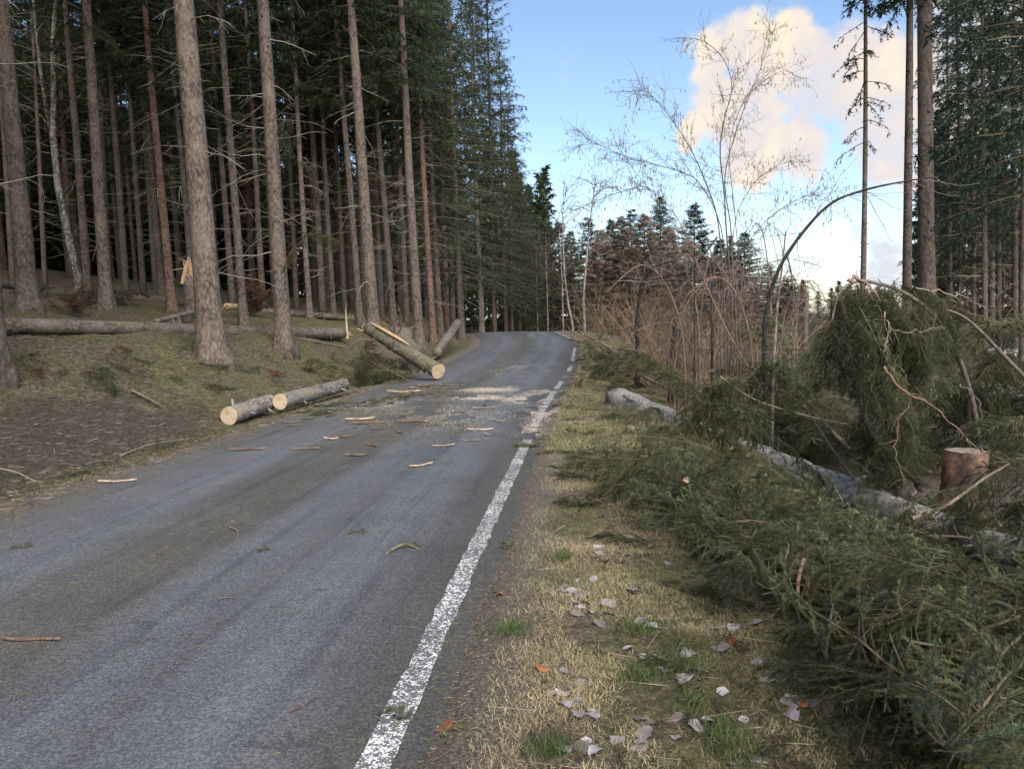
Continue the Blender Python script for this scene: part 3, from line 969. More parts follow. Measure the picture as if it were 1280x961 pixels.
BG, BL = 'bushy spruces at the bend', 'bushy spruce with low drooping limbs lining the road bend'
for i, (px, D, tip, s_) in enumerate([(618, 52, -60, 1.25), (632, 56, 60, 1.15), (640, 60, 140, 1.0), (650, 62, 205, 0.95), (658, 66, 250, 0.9), (666, 70, 295, 0.8), (645, 74, 190, 1.0), (600, 66, -40, 1.0), (662, 78, 300, 0.8), (636, 82, 150, 1.1)]):
    b = place(px, D); H = at(px, tip, D)[2] - b[2]
    e = tag(bpy.data.objects.new('spruce_tree', None), BL, 'tree', BG); col.objects.link(e); e.location = b
    obj('trunk', FAR_TRUNK['bark_far'][i % 3], e, scale=(0.9, 0.9, H / H0))
    obj('crown', CROWN['edge%d' % (i % 3)], e, rot=(0, 0, i * 1.1), scale=(s_, s_, H / H0))

# --- the thin crooked birch-like tree with speckled bark
def speckled():
    b = place(97, 25)
    D = float((b - EYE) @ FWD)
    pts = np.array([b - [0, 0, 0.4], at(97, 345, D), at(84, 290, D), at(72, 230, D), at(66, 170, D), at(67, 110, D), at(66, 50, D), at(70, 0, D), at(72, -120, D), at(70, -260, D)])
    e = tag(bpy.data.objects.new('speckled_tree', None), 'thin crooked tree with dark speckled bark among the spruces', 'tree'); col.objects.link(e); e.location = b
    g = G(); g.tube(pts - b, np.linspace(0.14, 0.04, 10), 10)
    obj('trunk', g.mesh('t', M['bark_speckle']), e)
    g = G(); g.tube(np.array([at(62, 160, D), at(52, 100, D), at(45, 40, D), at(38, -40, D), at(36, -160, D)]) - b, np.linspace(0.07, 0.02, 5), 8)
    obj('fork', g.mesh('t', M['bark_speckle']), e)
    g = G(); r2 = np.random.default_rng(3)
    for _ in range(30):
        i = r2.integers(4, 10)
        s = sag_path(pts[i] - b, (r2.normal(), r2.normal(), 0.6), r2.uniform(0.8, 2.2), 6, 0.03, r2, 0.15)
        g.tube(s, np.linspace(0.015, 0.003, 7), 3, cap=False)
    obj('twigs', g.mesh('t', M['hazel']), e)['kind'] = 'stuff'


speckled()

# --- standing trees across the ditch
T(1078, 24, 1081, 7.5, 'lone slender spruce with a thin ragged top beyond the clearing', None, None, 22, seed=31, dead=False)
T(1136, 21, 1134, 12, 'straight spruce with a dark knot, beside the thickest pair of trunks', None, 'high3', 24, seed=32, dead=False)
T(1165, 17.5, 1157, 21, 'thickest bare trunk rising behind the draped green spruce top', None, 'high3', 25, seed=33, dead=False)
T(1153, 20, 1150, 10, 'trunk hidden close behind the thickest bare trunk of the clearing', None, 'high3', 25, seed=34, dead=False)
T(1282, 15, 1279, 10, 'trunk cut off by the picture border across the ditch', None, 'dark1', 22, seed=35, dead=False)
RG, RL = 'dark spruces across the ditch', 'dark bushy spruce standing beyond the cleared ground across the ditch'
for i, (px, D, top, w) in enumerate([(1201, 30, 1196, 6), (1233, 26, 1229, 7), (1250, 31, 1244, 7), (1218, 36, 1212, 6), (1270, 28, 1268, 8), (1300, 24, 1300, 9),
                                     (1330, 30, 1332, 9), (1188, 44, 1184, 6), (1240, 45, 1236, 7), (1285, 40, 1284, 8), (1360, 24, 1365, 9)]):
    T(px, D, top, w, RL, RG, 'dark%d' % (i % 3), 21 + (i * 7) % 4, near=False, mat_='bark_far', dead=D < 35, seed=40 + i)


def ragged_top():
    e = [o for o in bpy.data.objects if o.get('label', '').startswith('lone slender')][0]
    me = make_crown(7, 22, 7.4, 1.2, needle='needle_blue', per=3, gap=0.55, step=0.3, dens=22, nl=0.12, nw=0.04, thin=0.35, droop=0.5)
    obj('crown', me, e)


ragged_top()

# ------------------------------------------------------------------ beyond the rise
for i, (px, D, tipy, s) in enumerate([(700, 70, 278, 1), (737, 66, 272, 1), (826, 68, 248, 1.0), (868, 64, 256, 1.1), (790, 76, 262, 1), (930, 60, 292, 1), (765, 82, 275, 1),
                                      (960, 72, 330, 1), (715, 84, 290, 1.0), (900, 80, 300, 1.1), (985, 58, 345, 0.9)]):
    b = place(px, D)
    H = at(px, tipy, D)[2] - b[2]
    e = tag(bpy.data.objects.new('young_spruce', None), 'dark pointed spruce in the mixed wood beyond the rise', 'tree', 'pointed spruces beyond the rise')
    col.objects.link(e); e.location = b
    obj('trunk', FAR_TRUNK['bark_far'][i % 3], e, scale=(0.8, 0.8, H / H0))
    obj('crown', CROWN['young%d' % (i % 3)], e, rot=(0, 0, i), scale=(0.8 * s, 0.8 * s, H / H0))
for i, (px, D, tipy) in enumerate([(778, 62, 272), (806, 58, 268), (752, 60, 288), (835, 60, 285), (895, 56, 320), (862, 62, 300), (925, 58, 335)]):
    b = place(px, D)
    H = at(px, tipy, D)[2] - b[2]
    e = tag(bpy.data.objects.new('larch_tree', None), 'leafless reddish brown larch in the mixed wood beyond the rise', 'tree', 'brown larches beyond the rise')
    col.objects.link(e); e.location = b
    obj('trunk', FAR_TRUNK['bark_far'][i % 3], e, scale=(0.7, 0.7, H / H0))
    obj('crown', CROWN['larch%d' % (i % 2)], e, rot=(0, 0, i * 2.0), scale=(0.85, 0.85, H / H0))


def far_wood():
    """the wood that closes every gap behind the single trees"""
    rng = np.random.default_rng(77)
    lo = make_crown(99, H0, 0.6, 3.2, per=5, gap=1.1, step=0.8, dens=7, nl=0.75, nw=0.28, thin=0.1)
    nv = len(lo.vertices)
    V = np.zeros(nv * 3, np.float32); lo.vertices.foreach_get('co', V); V = V.reshape(-1, 3).astype(float)
    F = [tuple(p.vertices) for p in lo.polygons]
    t = np.array([f for f in F if len(f) == 3]); q = np.array([f for f in F if len(f) == 4])
    bpy.data.meshes.remove(lo)
    g = G()
    k = 0
    while k < 380:
        a = rng.uniform(-0.95, 0.95); D = rng.uniform(84, 150)
        if a < -0.12: D = rng.uniform(58, 100)
        x = FH[0] * D + FH[1] * D * a; y = FH[1] * D - FH[0] * D * a
        if x > float(road_l(y)) - 3 and x < float(road_r(y)) + 3 and y < 72: continue
        right = a > 0.05
        H = rng.uniform(8, 11) if (0.05 < a < 0.3) else (rng.uniform(3.5, 5.5) if 0.05 < a < 0.53 else rng.uniform(17, 24))
        s = H / H0 * (1.1 if H > 7 else 2.2)
        a1 = rng.random() * 6.28; c, s1 = math.cos(a1), math.sin(a1)
        W = V * np.array([s, s, H / H0])
        W = np.stack([W[:, 0] * c - W[:, 1] * s1, W[:, 0] * s1 + W[:, 1] * c, W[:, 2]], -1) + [x, y, float(hterr(x, y))]
        br = right and rng.random() < 0.45
        g.add(W, t, q, 1, np.array([2.6, 1.25, 1.2]) * rng.uniform(0.8, 1.2) if br else np.full(3, rng.uniform(0.8, 1.2)))
        z0 = float(hterr(x, y))
        g.tube(np.array([[x, y, z0 - 0.5], [x, y, z0 + H * 0.95]]), [0.18, 0.04], 5, 0, cap=False)
        k += 1
    o = obj('far_wood', g.mesh('far_wood', [M['bark_far'], M['needle_far']], smooth=False))
    tag(o, 'far mixed wood closing the view behind the single trees', 'wood', kind='stuff')


far_wood()


def birch(px, D, path, r, label, seed):
    b = place(px, D)
    rng = np.random.default_rng(seed)
    e = tag(bpy.data.objects.new('birch_tree', None), label, 'tree', None); col.objects.link(e); e.location = b
    pts = np.array([b - [0, 0, 0.4]] + [at(x, y, D) for x, y in path]) - b
    g = G(); n = 14
    tt = np.linspace(0, len(pts) - 1, n)
    P = np.stack([np.interp(tt, range(len(pts)), pts[:, k]) for k in range(3)], -1)
    g.tube(P, np.linspace(r, r * 0.2, n), 8)
    obj('trunk', g.mesh('birch_trunk', M['birch']), e)
    g = G()
    for i in range(5, n):
        for _ in range(3):
            s = sag_path(P[i], (rng.normal(), rng.normal(), 1.0), rng.uniform(1.0, 2.6) * (1.2 - 0.6 * i / n), 6, 0.02, rng, 0.10)
            g.tube(s, np.linspace(r * 0.28, 0.006, 7), 3, cap=False, c=np.full(3, 0.7))
            for _ in range(7):
                j = rng.integers(2, 7)
                s2 = sag_path(s[j], unit(s[j] - s[j - 1]) + rng.normal(size=3) * 0.6, rng.uniform(0.4, 1.1), 5, 0.10, rng, 0.1)
                g.tube(s2, np.linspace(0.012, 0.005, 6), 3, cap=False, c=(0.75, 0.65, 0.65))
    obj('twigs', g.mesh('birch_twigs', M['hazel'], smooth=False), e)['kind'] = 'stuff'


birch(730, 52, [(731, 405), (729, 370), (733, 330), (736, 290), (741, 250), (744, 232)], 0.11, 'white birch with fine drooping twigs, forking low, beyond the rise', 1)
birch(716, 50, [(716, 405), (711, 385), (706, 350), (704, 310), (703, 270), (704, 245)], 0.09, 'bent white birch leaning beside the forking birch beyond the rise', 2)
birch(704, 56, [(704, 405), (703, 370), (702, 330), (700, 300), (699, 280)], 0.07, 'slim birch standing beside the bent birch beyond the rise', 3)
birch(685, 60, [(685, 405), (684, 370), (683, 335), (682, 310)], 0.07, 'short pale birch where the road disappears over the rise', 4)
birch(672, 62, [(672, 405), (671, 370), (671, 335), (670, 320)], 0.06, 'thinnest pale trunk against the dark spruces at the bend', 5)

# ------------------------------------------------------------------ hazel, thicket, arching stems
def pixpath(pts, D0, D1):
    n = len(pts)
    return np.array([at(x, y, D0 + (D1 - D0) * i / (n - 1)) for i, (x, y) in enumerate(pts)])


def smooth_path(P, n):
    P = np.asarray(P, float)
    m = len(P); t = np.linspace(0, m - 1, n)
    out = []
    for u in t:
        i = min(int(u), m - 2); f = u - i
        p0 = P[max(i - 1, 0)]; p1 = P[i]; p2 = P[i + 1]; p3 = P[min(i + 2, m - 1)]
        out.append(0.5 * ((2 * p1) + (-p0 + p2) * f + (2 * p0 - 5 * p1 + 4 * p2 - p3) * f * f + (-p0 + 3 * p1 - 3 * p2 + p3) * f ** 3))
    return np.array(out)


def build_hazel():
    rng = np.random.default_rng(12)
    D = 11.5
    b = place(915, D)
    e = tag(bpy.data.objects.new('hazel_bush', None), 'tall leafless hazel with hanging catkins against the cloud', 'bush'); col.objects.link(e); e.location = b
    stems = [
        ([(912, 470), (915, 400), (912, 340), (908, 290), (905, 240), (900, 190), (905, 150), (915, 110), (905, 75), (880, 52), (862, 48)], 0.030, D, D - 0.5),
        ([(922, 470), (920, 400), (916, 330), (913, 280), (906, 220), (925, 150), (945, 100), (960, 60), (963, 38)], 0.026, D, D + 0.6),
        ([(906, 470), (905, 380), (902, 320), (896, 270), (885, 235), (865, 190), (840, 150), (815, 120), (800, 112)], 0.024, D, D - 0.9),
        ([(910, 470), (908, 350), (900, 280), (875, 230), (850, 215), (815, 205), (780, 195), (745, 180), (728, 178)], 0.018, D, D + 0.3),
        ([(926, 470), (925, 390), (932, 320), (945, 290), (975, 262), (1010, 245), (1040, 250)], 0.016, D, D - 0.6),
        ([(918, 470), (916, 300), (935, 240), (960, 215), (990, 200)], 0.014, D, D + 0.8),
        ([(900, 470), (890, 400), (870, 330), (845, 270), (810, 235), (775, 240), (735, 255)], 0.014, D, D - 1.0),
        ([(930, 470), (940, 400), (925, 330), (918, 260), (912, 180), (935, 120), (975, 90), (992, 92)], 0.016, D, D + 0.4),
        ([(908, 470), (896, 380), (860, 310), (830, 260), (790, 210), (770, 180)], 0.014, D, D + 1.2),
    ]
    cat = G()
    for (p, r, d0, d1) in stems:
        P = smooth_path(pixpath(p, d0, d1), 30) - b
        P[0] = [rng.normal() * 0.12, rng.normal() * 0.12, -0.3]
        g = G(); g.tube(P, np.linspace(r * 0.52, 0.0025, 30), 7, c=(0.8, 0.75, 0.75))
        st = obj('stem', g.mesh('hazel_stem', M['hazel']), e)
        g = G()
        for i in range(12, 30):
            for _ in range(2):
                if rng.random() < 0.25: continue
                tg = unit(P[min(i + 1, 29)] - P[i - 1])
                s = sag_path(P[i], tg + rng.normal(size=3) * 0.6 + [0, 0, 0.05], rng.uniform(0.25, 0.75) * (1.25 - i / 40), 7, 0.02, rng, 0.12)
                g.tube(s, np.linspace(0.004, 0.0016, 8), 3, cap=False)
                for _ in range(5):
                    j = rng.integers(2, 8)
                    s2 = sag_path(s[j], unit(s[j] - s[j - 1]) + rng.normal(size=3) * 0.7, rng.uniform(0.12, 0.4), 4, 0.0, rng, 0.12)
                    g.tube(s2, np.linspace(0.0024, 0.0013, 5), 3, cap=False)
                    for _ in range(rng.integers(0, 3)):
                        c = s2[rng.integers(1, 5)]; ln = rng.uniform(0.035, 0.06)
                        cat.tube(np.array([c, c - [0, 0, ln * 0.5], c - [rng.normal() * 0.006, 0, ln]]), [0.002, 0.0055, 0.003], 4)
        obj('twigs', g.mesh('hazel_twigs', M['hazel'], smooth=False), st)['kind'] = 'stuff'
    o = obj('catkins', cat.mesh('catkins', M['catkin']), e); o['kind'] = 'stuff'


build_hazel()


def bare_shrub(seed, h, n, spread, r=0.012):
    rng = np.random.default_rng(seed)
    g = G()
    for k in range(n):
        a = rng.random() * 6.28; s0 = np.array([math.cos(a), math.sin(a), 0]) * rng.random() * spread * 0.5
        ln = h * rng.uniform(0.5, 1.1)
        s = sag_path(s0 - [0, 0, 0.1], unit([math.cos(a) * spread * 0.6, math.sin(a) * spread * 0.6, h * 0.9]) + rng.normal(size=3) * 0.22, ln, 9, 0.02, rng, 0.15)
        c = rng.uniform(0.6, 1.3) * np.array([1.1, 1.0, 0.95])
        g.tube(s, np.linspace(r * rng.uniform(0.5, 1.2), 0.003, 10), 4, cap=False, c=c)
        for _ in range(9):
            j = rng.integers(3, 10)
            s2 = sag_path(s[j], unit(s[j] - s[j - 1]) + rng.normal(size=3) * 0.75, rng.uniform(0.2, 0.9) * h / 2.5, 5, 0, rng, 0.2)
            g.tube(s2, np.linspace(0.005, 0.002, 6), 3, cap=False, c=c)
    return g


SHRUB = [bare_shrub(i, 2.2 + 0.35 * i, (9, 16, 12, 20)[i], 1.3).mesh('bare_shrub', M['shrub'], smooth=False) for i in range(4)]
rng = np.random.default_rng(21)
for i, (px, D, s) in enumerate([(905, 12.5, 0.95), (940, 12, 0.8), (880, 13.5, 0.9), (860, 16, 0.9), (920, 15, 1.0), (965, 14, 0.8), (830, 18, 1.0), (800, 21, 1.1), (870, 20, 1.0), (910, 19, 1.0),
                                (770, 25, 1.1), (840, 25, 1.2), (950, 20, 0.9), (990, 18, 0.8), (790, 30, 1.2), (820, 34, 1.3), (760, 36, 1.2), (870, 30, 1.2), (910, 27, 1.1), (960, 28, 1.1),
                                (1010, 26, 0.9), (745, 42, 1.2), (790, 42, 1.4), (840, 44, 1.4), (890, 40, 1.3), (940, 38, 1.2), (990, 36, 1.1), (1040, 34, 1.0), (1090, 30, 0.9), (1120, 36, 1.0),
                                (735, 48, 1.1), (700, 52, 1.0), (765, 50, 1.4), (815, 52, 1.6), (865, 50, 1.6), (915, 52, 1.5), (1000, 46, 1.3), (1060, 44, 1.2), (680, 58, 0.9), (1170, 38, 1.0), (1220, 40, 1.0)]):
    b = place(px, D)
    o = obj('bare_shrub', SHRUB[i % 4], loc=b, rot=(0, 0, i * 1.9), scale=s * float(rng.uniform(0.9, 1.15)))
    if D < 17:
        tag(o, 'bare brown shrub of upright stems crowded round the hazel foot', 'shrub', 'bare shrubs at the hazel')
    else:
        tag(o, 'bare brown shrub in the thicket between the road and clearing', 'shrub', 'bare shrubs of the thicket')


def arching(name, path, D0, D1, r0, r1, mt, label, twigs, seed, fuzz=0.0):
    rng = np.random.default_rng(seed)
    P = smooth_path(pixpath(path, D0, D1), 40)
    b = np.array([P[0][0], P[0][1], float(hterr(P[0][0], P[0][1]))])
    P = P - b
    P[0, 2] = min(P[0, 2], -0.1)
    e = tag(bpy.data.objects.new(name, None), label, 'tree'); col.objects.link(e); e.location = b
    w = 1 + rng.normal(size=(40, 7)) * (0.06 + fuzz)
    g = G(); g.tube(P, np.linspace(r0, r1, 40), 7, wob=w)
    obj('stem', g.mesh('stem', M[mt]), e)
    g = G()
    for _ in range(twigs):
        i = rng.integers(8, 39); tg = unit(P[i + 1] - P[i])
        s = sag_path(P[i], tg * 0.6 + rng.normal(size=3) * 0.7, rng.uniform(0.2, 0.9), 6, 0.02, rng, 0.14)
        g.tube(s, np.linspace(0.005, 0.0018, 7), 3, cap=False)
    if twigs:
        obj('twigs', g.mesh('twigs', M['hazel'], smooth=False), e)['kind'] = 'stuff'


arching('arching_tree', [(958, 500), (955, 440), (958, 390), (972, 340), (1000, 295), (1038, 255), (1080, 238), (1130, 227), (1172, 221)], 10.0, 9.0, 0.033, 0.007, 'bark_dark',
        'dark bent sapling arching high across the clouds toward the bare trunks', 22, 4)
arching('arching_tree', [(797, 460), (796, 410), (799, 375), (806, 348), (820, 332), (848, 325)], 17, 16, 0.055, 0.018, 'bark_dark', 'hooked dark stem bent over beside the verge', 10, 5, 0.25)
arching('arching_tree', [(838, 480), (842, 430), (848, 380), (858, 345), (880, 318), (897, 296)], 15, 14.5, 0.050, 0.016, 'bark_dark', 'dark lichened stem curving toward the hazel', 14, 6, 0.25)
arching('arching_tree', [(965, 520), (968, 440), (972, 380), (978, 330), (982, 290)], 9.6, 9.8, 0.024, 0.008, 'bark_log', 'upright dark pole covered in pale lichen beside the draped green spruce top', 12, 7)
arching('arching_tree', [(890, 350), (900, 320), (925, 300), (935, 285)], 11, 11, 0.02, 0.006, 'bark_dark', 'short dark crook growing inside the hazel', 0, 8)
arching('arching_tree', [(868, 320), (880, 350), (905, 405), (930, 450), (955, 490)], 10.6, 10.0, 0.006, 0.010, 'twig_red', 'pale slanting pole leaning through the hazel stems', 0, 9)


rng = np.random.default_rng(211)
for i in range(30):
    x0 = rng.uniform(840, 1000); y0 = rng.uniform(455, 480); D = rng.uniform(10.5, 16)
    hgt = rng.uniform(60, 185); lean = rng.choice([-1, 1]) * rng.uniform(15, 90)
    path = [(x0, y0), (x0 + lean * 0.08, y0 - hgt * 0.45), (x0 + lean * 0.35, y0 - hgt * 0.85), (x0 + lean * 0.75, y0 - hgt), (x0 + lean * 1.3, y0 - hgt * rng.uniform(0.7, 0.95))]
    arching('bent_sapling', path, D, D + rng.uniform(-1, 1), rng.uniform(0.010, 0.022), 0.004, 'twig_red' if i % 2 else 'bark_log', 'slender brown sapling bowed over in the thicket by the hazel', 16, 220 + i)
    o = [q for q in bpy.data.objects if q.name.startswith('bent_sapling')][-1]; o['group'] = 'bowed saplings of the thicket'


def broken_post():
    b = place(1007, 25)
    top = at(1007, 367, 25)
    g = G(); h = top[2] - b[2]
    g.tube(np.array([[0, 0, -0.4], [0, 0, h * 0.5], [0.01, 0, h - 0.1], [0.03, 0, h]]), [0.10, 0.09, 0.085, 0.05], 10)
    e = tag(bpy.data.objects.new('snapped_trunk', None), 'short snapped trunk standing upright beyond the arching sapling', 'trunk'); col.objects.link(e); e.location = b
    obj('trunk', g.mesh('snapped', M['bark']), e)
    g = G(); g.tube(np.array([[0.02, 0, h - 0.05], [0.05, 0, h + 0.16]]), [0.03, 0.004], 5)
    obj('splinter', g.mesh('splinter', M['wood']), e)


broken_post()

# ------------------------------------------------------------------ logs
def log(name, P0, P1, r0, r1, mt, label, cut0=False, cut1=False, splint=0, cat='log', knots=10, seed=0, crook=0.02, n=30, rough=0.055):
    rng = np.random.default_rng(seed + 500)
    P0 = np.array(P0, float); P1 = np.array(P1, float)
    c = (P0 + P1) / 2; ax = unit(P1 - P0); L = np.linalg.norm(P1 - P0)
    rot = axis_matrix(ax)
    e = tag(bpy.data.objects.new(name, None), label, cat); col.objects.link(e)
    e.location = c; e.rotation_euler = rot.to_euler()
    z = np.linspace(-L / 2, L / 2, n)
    x = crook * np.sin(z * 0.9 + seed); y = crook * np.sin(z * 0.7 + seed * 2)
    x -= np.interp(z, [z[0], z[-1]], [x[0], x[-1]]); y -= np.interp(z, [z[0], z[-1]], [y[0], y[-1]])
    rad = np.linspace(r0, r1, n)
    g = G()
    g.tube(np.stack([x, y, z], -1), rad, 20, wob=1 + rng.normal(size=(n, 20)) * rough * 0.6 + rng.normal(size=(n, 1)) * rough * 0.5)
    obj('trunk', g.mesh('log', M[mt]), e)
    for k in range(knots):
        zk = rng.uniform(-L * 0.47, L * 0.47); a = rng.random() * 6.28; rk = np.interp(zk, z, rad)
        o = np.array([math.cos(a), math.sin(a), rng.uniform(-0.2, 0.4)]); p = np.array([np.interp(zk, z, x), np.interp(zk, z, y), zk])
        s = rng.uniform(0.012, 0.028)
        g = G(); g.tube(np.array([p + o * rk * 0.8, p + o * (rk + 0.02), p + o * (rk + rng.uniform(0.04, 0.16))]), [s * 1.3, s, s * 0.7], 6)
        obj('branch_stub', g.mesh('stub', M[mt]), e)
    for flag, zz, rr, sgn in ((cut0, -L / 2, r0, -1), (cut1, L / 2, r1, 1)):
        if flag:
            g = G(); m = 28; a = np.arange(m) * 6.2832 / m
            wob = 1 + 0.02 * np.sin(a * 3 + seed)
            rim = np.stack([np.cos(a) * rr * 0.985 * wob, np.sin(a) * rr * 0.985 * wob, np.zeros(m)], -1)
            v = np.vstack([[0, 0, 0.006], rim + [0, 0, 0.004], rim * [1, 1, 0] - [0, 0, 0.02]])
            j = np.arange(m); k = (j + 1) % m
            t = np.stack([np.zeros(m, int), 1 + j, 1 + k], -1)
            q = np.stack([1 + j, 1 + m + j, 1 + m + k, 1 + k], -1)
            g.add(v, t, q)
            obj('cut_face', g.mesh('cut_face', M['cut'], smooth=False), e, loc=(0, 0, zz + sgn * 0.004), rot=(0 if sgn > 0 else math.pi, 0, 0))
    for k in range(splint):
        a = rng.random() * 6.28; rr = r1 * rng.uniform(0.2, 0.9); ln = rng.uniform(0.12, 0.5)
        p = np.array([math.cos(a) * rr, math.sin(a) * rr, L / 2 - 0.06])
        d = np.array([rng.normal() * 0.16, rng.normal() * 0.16, 1.0])
        g = G(); g.tube(np.array([p, p + d * ln * 0.5, p + d * ln]), [r1 * 0.30, r1 * 0.2, 0.004], 5)
        obj('splinter', g.mesh('splinter', M['wood'], smooth=False), e)
    return e, rot, c


def onground(px, py, r):
    p = gp(px, py); return np.array([p[0], p[1], float(hg(p[0], p[1])) + r])


def lie(pxa, pya, Da, pxb, pyb, Db):
    return at(pxa, pya, Da), at(pxb, pyb, Db)


# two cut logs on the roadside
a = onground(285, 531, 0.15); b = onground(337, 512, 0.15)
D0 = float((a - EYE) @ FWD)
log('cut_log', at(286, 520, D0), at(336, 503, D0 + 1.3), 0.155, 0.15, 'bark_cutlog', 'short cut log with pale sawn end, lying at the asphalt edge', cut0=True, cut1=True, seed=1, knots=4)
log('cut_log', at(350, 502, D0 + 1.1), at(430, 481, D0 + 4.0), 0.145, 0.14, 'bark_cutlog', 'longer cut log with small sawn end, end to end with the short log', cut0=True, cut1=True, seed=2, knots=7)
# the sawn-off trunk that fell to the road
Dq = float((gp(548, 476) - EYE) @ FWD)
e, rot, c = log('sawn_tree', at(548, 464, Dq), at(460, 410, Dq + 2.6), 0.205, 0.18, 'bark_moss', 'mossy fallen trunk with large sawn end reaching the road', cut0=True, splint=4, seed=3, knots=9)
g = G()
p0, p1 = at(512, 437, Dq + 0.95), at(464, 409, Dq + 2.35)
P = np.linspace(p0, p1, 8) + np.array([0, 0, 0.135]) - 0.05 * FH
g.tube(P - (p0 + p1) / 2, [0.012, 0.03, 0.045, 0.05, 0.05, 0.045, 0.035, 0.015], 6)
w = obj('torn_strip', g.mesh('torn_strip', M['wood'], smooth=False)); w.parent = e
w.matrix_parent_inverse = Matrix.LocRotScale(Vector(c), rot.to_quaternion(), None).inverted(); w.location = Vector((p0 + p1) / 2)
# grey leaning log
log('leaning_log', at(546, 441, 30), at(572, 404, 36), 0.17, 0.20, 'bark_log', 'grey leaning log with shattered top below the edge spruce', splint=8, seed=4, knots=5)
# the long log on the slope, snapped at one end
log('long_fallen_log', at(-45, 406, 13.6), at(428, 417, 24.3), 0.145, 0.165, 'bark_log', 'longest fallen log on the slope, snapped with an orange splintered end', splint=9, seed=5, knots=18, n=60, rough=0.02, crook=0.01)


def lie_g(x0, y0, x1, y1, r0, r1, *a, **k):
    A, B = gp(x0, y0), gp(x1, y1)
    return log('fallen_log', A + [0, 0, r0 * 0.8], B + [0, 0, r1 * 0.8], r0, r1, *a, **k)


lie_g(138, 374, 240, 384, 0.17, 0.16, 'bark_log', 'smaller fallen log lying higher on the slope behind the slim spruces', seed=7, knots=6)
lie_g(300, 391, 425, 399, 0.15, 0.13, 'bark_log', 'thin fallen log behind the bank spruces, parallel to the longest log', seed=8, knots=5)
lie_g(-30, 358, 24, 361, 0.16, 0.15, 'bark_log', 'log end showing beside the stout brown spruce of the slope', seed=9, knots=2)
lie_g(385, 396, 450, 402, 0.11, 0.10, 'twig_pale', 'pale thin pole lying on the slope behind the tall spruce', seed=10, knots=3)
lie_g(335, 418, 440, 437, 0.045, 0.03, 'twig_pale', 'thin broken pole sticking out below the splintered log end', seed=11, knots=2)
# right-hand logs in the clearing
log('clearing_log', at(1232, 440, 17), at(1330, 443, 17), 0.10, 0.10, 'bark_grey', 'pale log lying level in the clearing beyond the stump', seed=12, knots=3)
log('clearing_log', at(1175, 482, 11.5), at(1330, 497, 11.5), 0.11, 0.12, 'bark_grey', 'grey log half buried in green boughs behind the stump', seed=13, knots=6)
# pale thin pole at the verge
log('thin_pole', at(722, 413, 27), at(850, 492, 15.5), 0.035, 0.045, 'twig_pale', 'long thin pale pole lying slanted along the verge', seed=14, knots=3, crook=0.06)
log('thin_pole', at(712, 424, 30), at(805, 440, 22), 0.03, 0.04, 'twig_red', 'thin reddish pole lying near the rise beside the road', seed=15, knots=2, crook=0.04)


def snag():
    b = gp(240, 402)
    D = float((b - EYE) @ FWD)
    rng = np.random.default_rng(9)
    e = tag(bpy.data.objects.new('broken_snag', None), 'snapped spruce stump with pale torn splinters behind the thickest spruce', 'stump'); col.objects.link(e); e.location = b
    h = at(238, 345, D)[2] - b[2]
    g = G(); g.tube(np.array([[0, 0, -0.3], [0, 0, 0.2], [0, 0, h * 0.6], [0, 0, h]]), [0.28, 0.21, 0.185, 0.17], 14)
    obj('trunk', g.mesh('snag', M['bark']), e)
    for k in range(13):
        a = rng.random() * 6.28; rr = 0.13 * rng.random() ** 0.5
        p = np.array([math.cos(a) * rr, math.sin(a) * rr, h - 0.15]); ln = rng.uniform(0.2, 0.7)
        d = np.array([rng.normal() * 0.18, rng.normal() * 0.18, 1])
        g = G(); g.tube(np.array([p, p + d * ln * 0.6, p + d * ln]), [0.045, 0.03, 0.004], 5)
        obj('splinter', g.mesh('splinter', M['wood'], smooth=False), e)
    for q0, q1, r in (((246, 398), (247, 300), 0.02), ((236, 335), (212, 338), 0.014), ((240, 330), (222, 322), 0.012), ((228, 355), (236, 320), 0.06)):
        A, B = at(q0[0], q0[1], D - 0.22) - b, at(q1[0], q1[1], D - 0.24) - b
        g = G(); g.tube(np.linspace(A, B, 4), [r, r * 1.1, r * 0.8, 0.003], 5)
        obj('splinter', g.mesh('splinter', M['wood'], smooth=False), e)
    # torn log leaning off it
    log('torn_limb', gp(196, 412) + [0, 0, 0.2], at(243, 390, D - 0.3), 0.06, 0.07, 'twig_pale', 'pale broken limb propped against the snapped stump', seed=16, knots=1, splint=2)
    log('torn_timber', gp(322, 392) + [0, 0, 0.25], gp(284, 396) + [0, 0, 0.35], 0.05, 0.12, 'wood', 'torn pale piece of wood beside the thickest spruce', seed=17, knots=0, splint=6)
    log('splintered_spike', at(434, 424, 24.3), at(432, 386, 24.4), 0.05, 0.012, 'wood', 'upright pale splinter standing at the snapped log end', seed=18, knots=0, splint=2, cat='splinter')


snag()


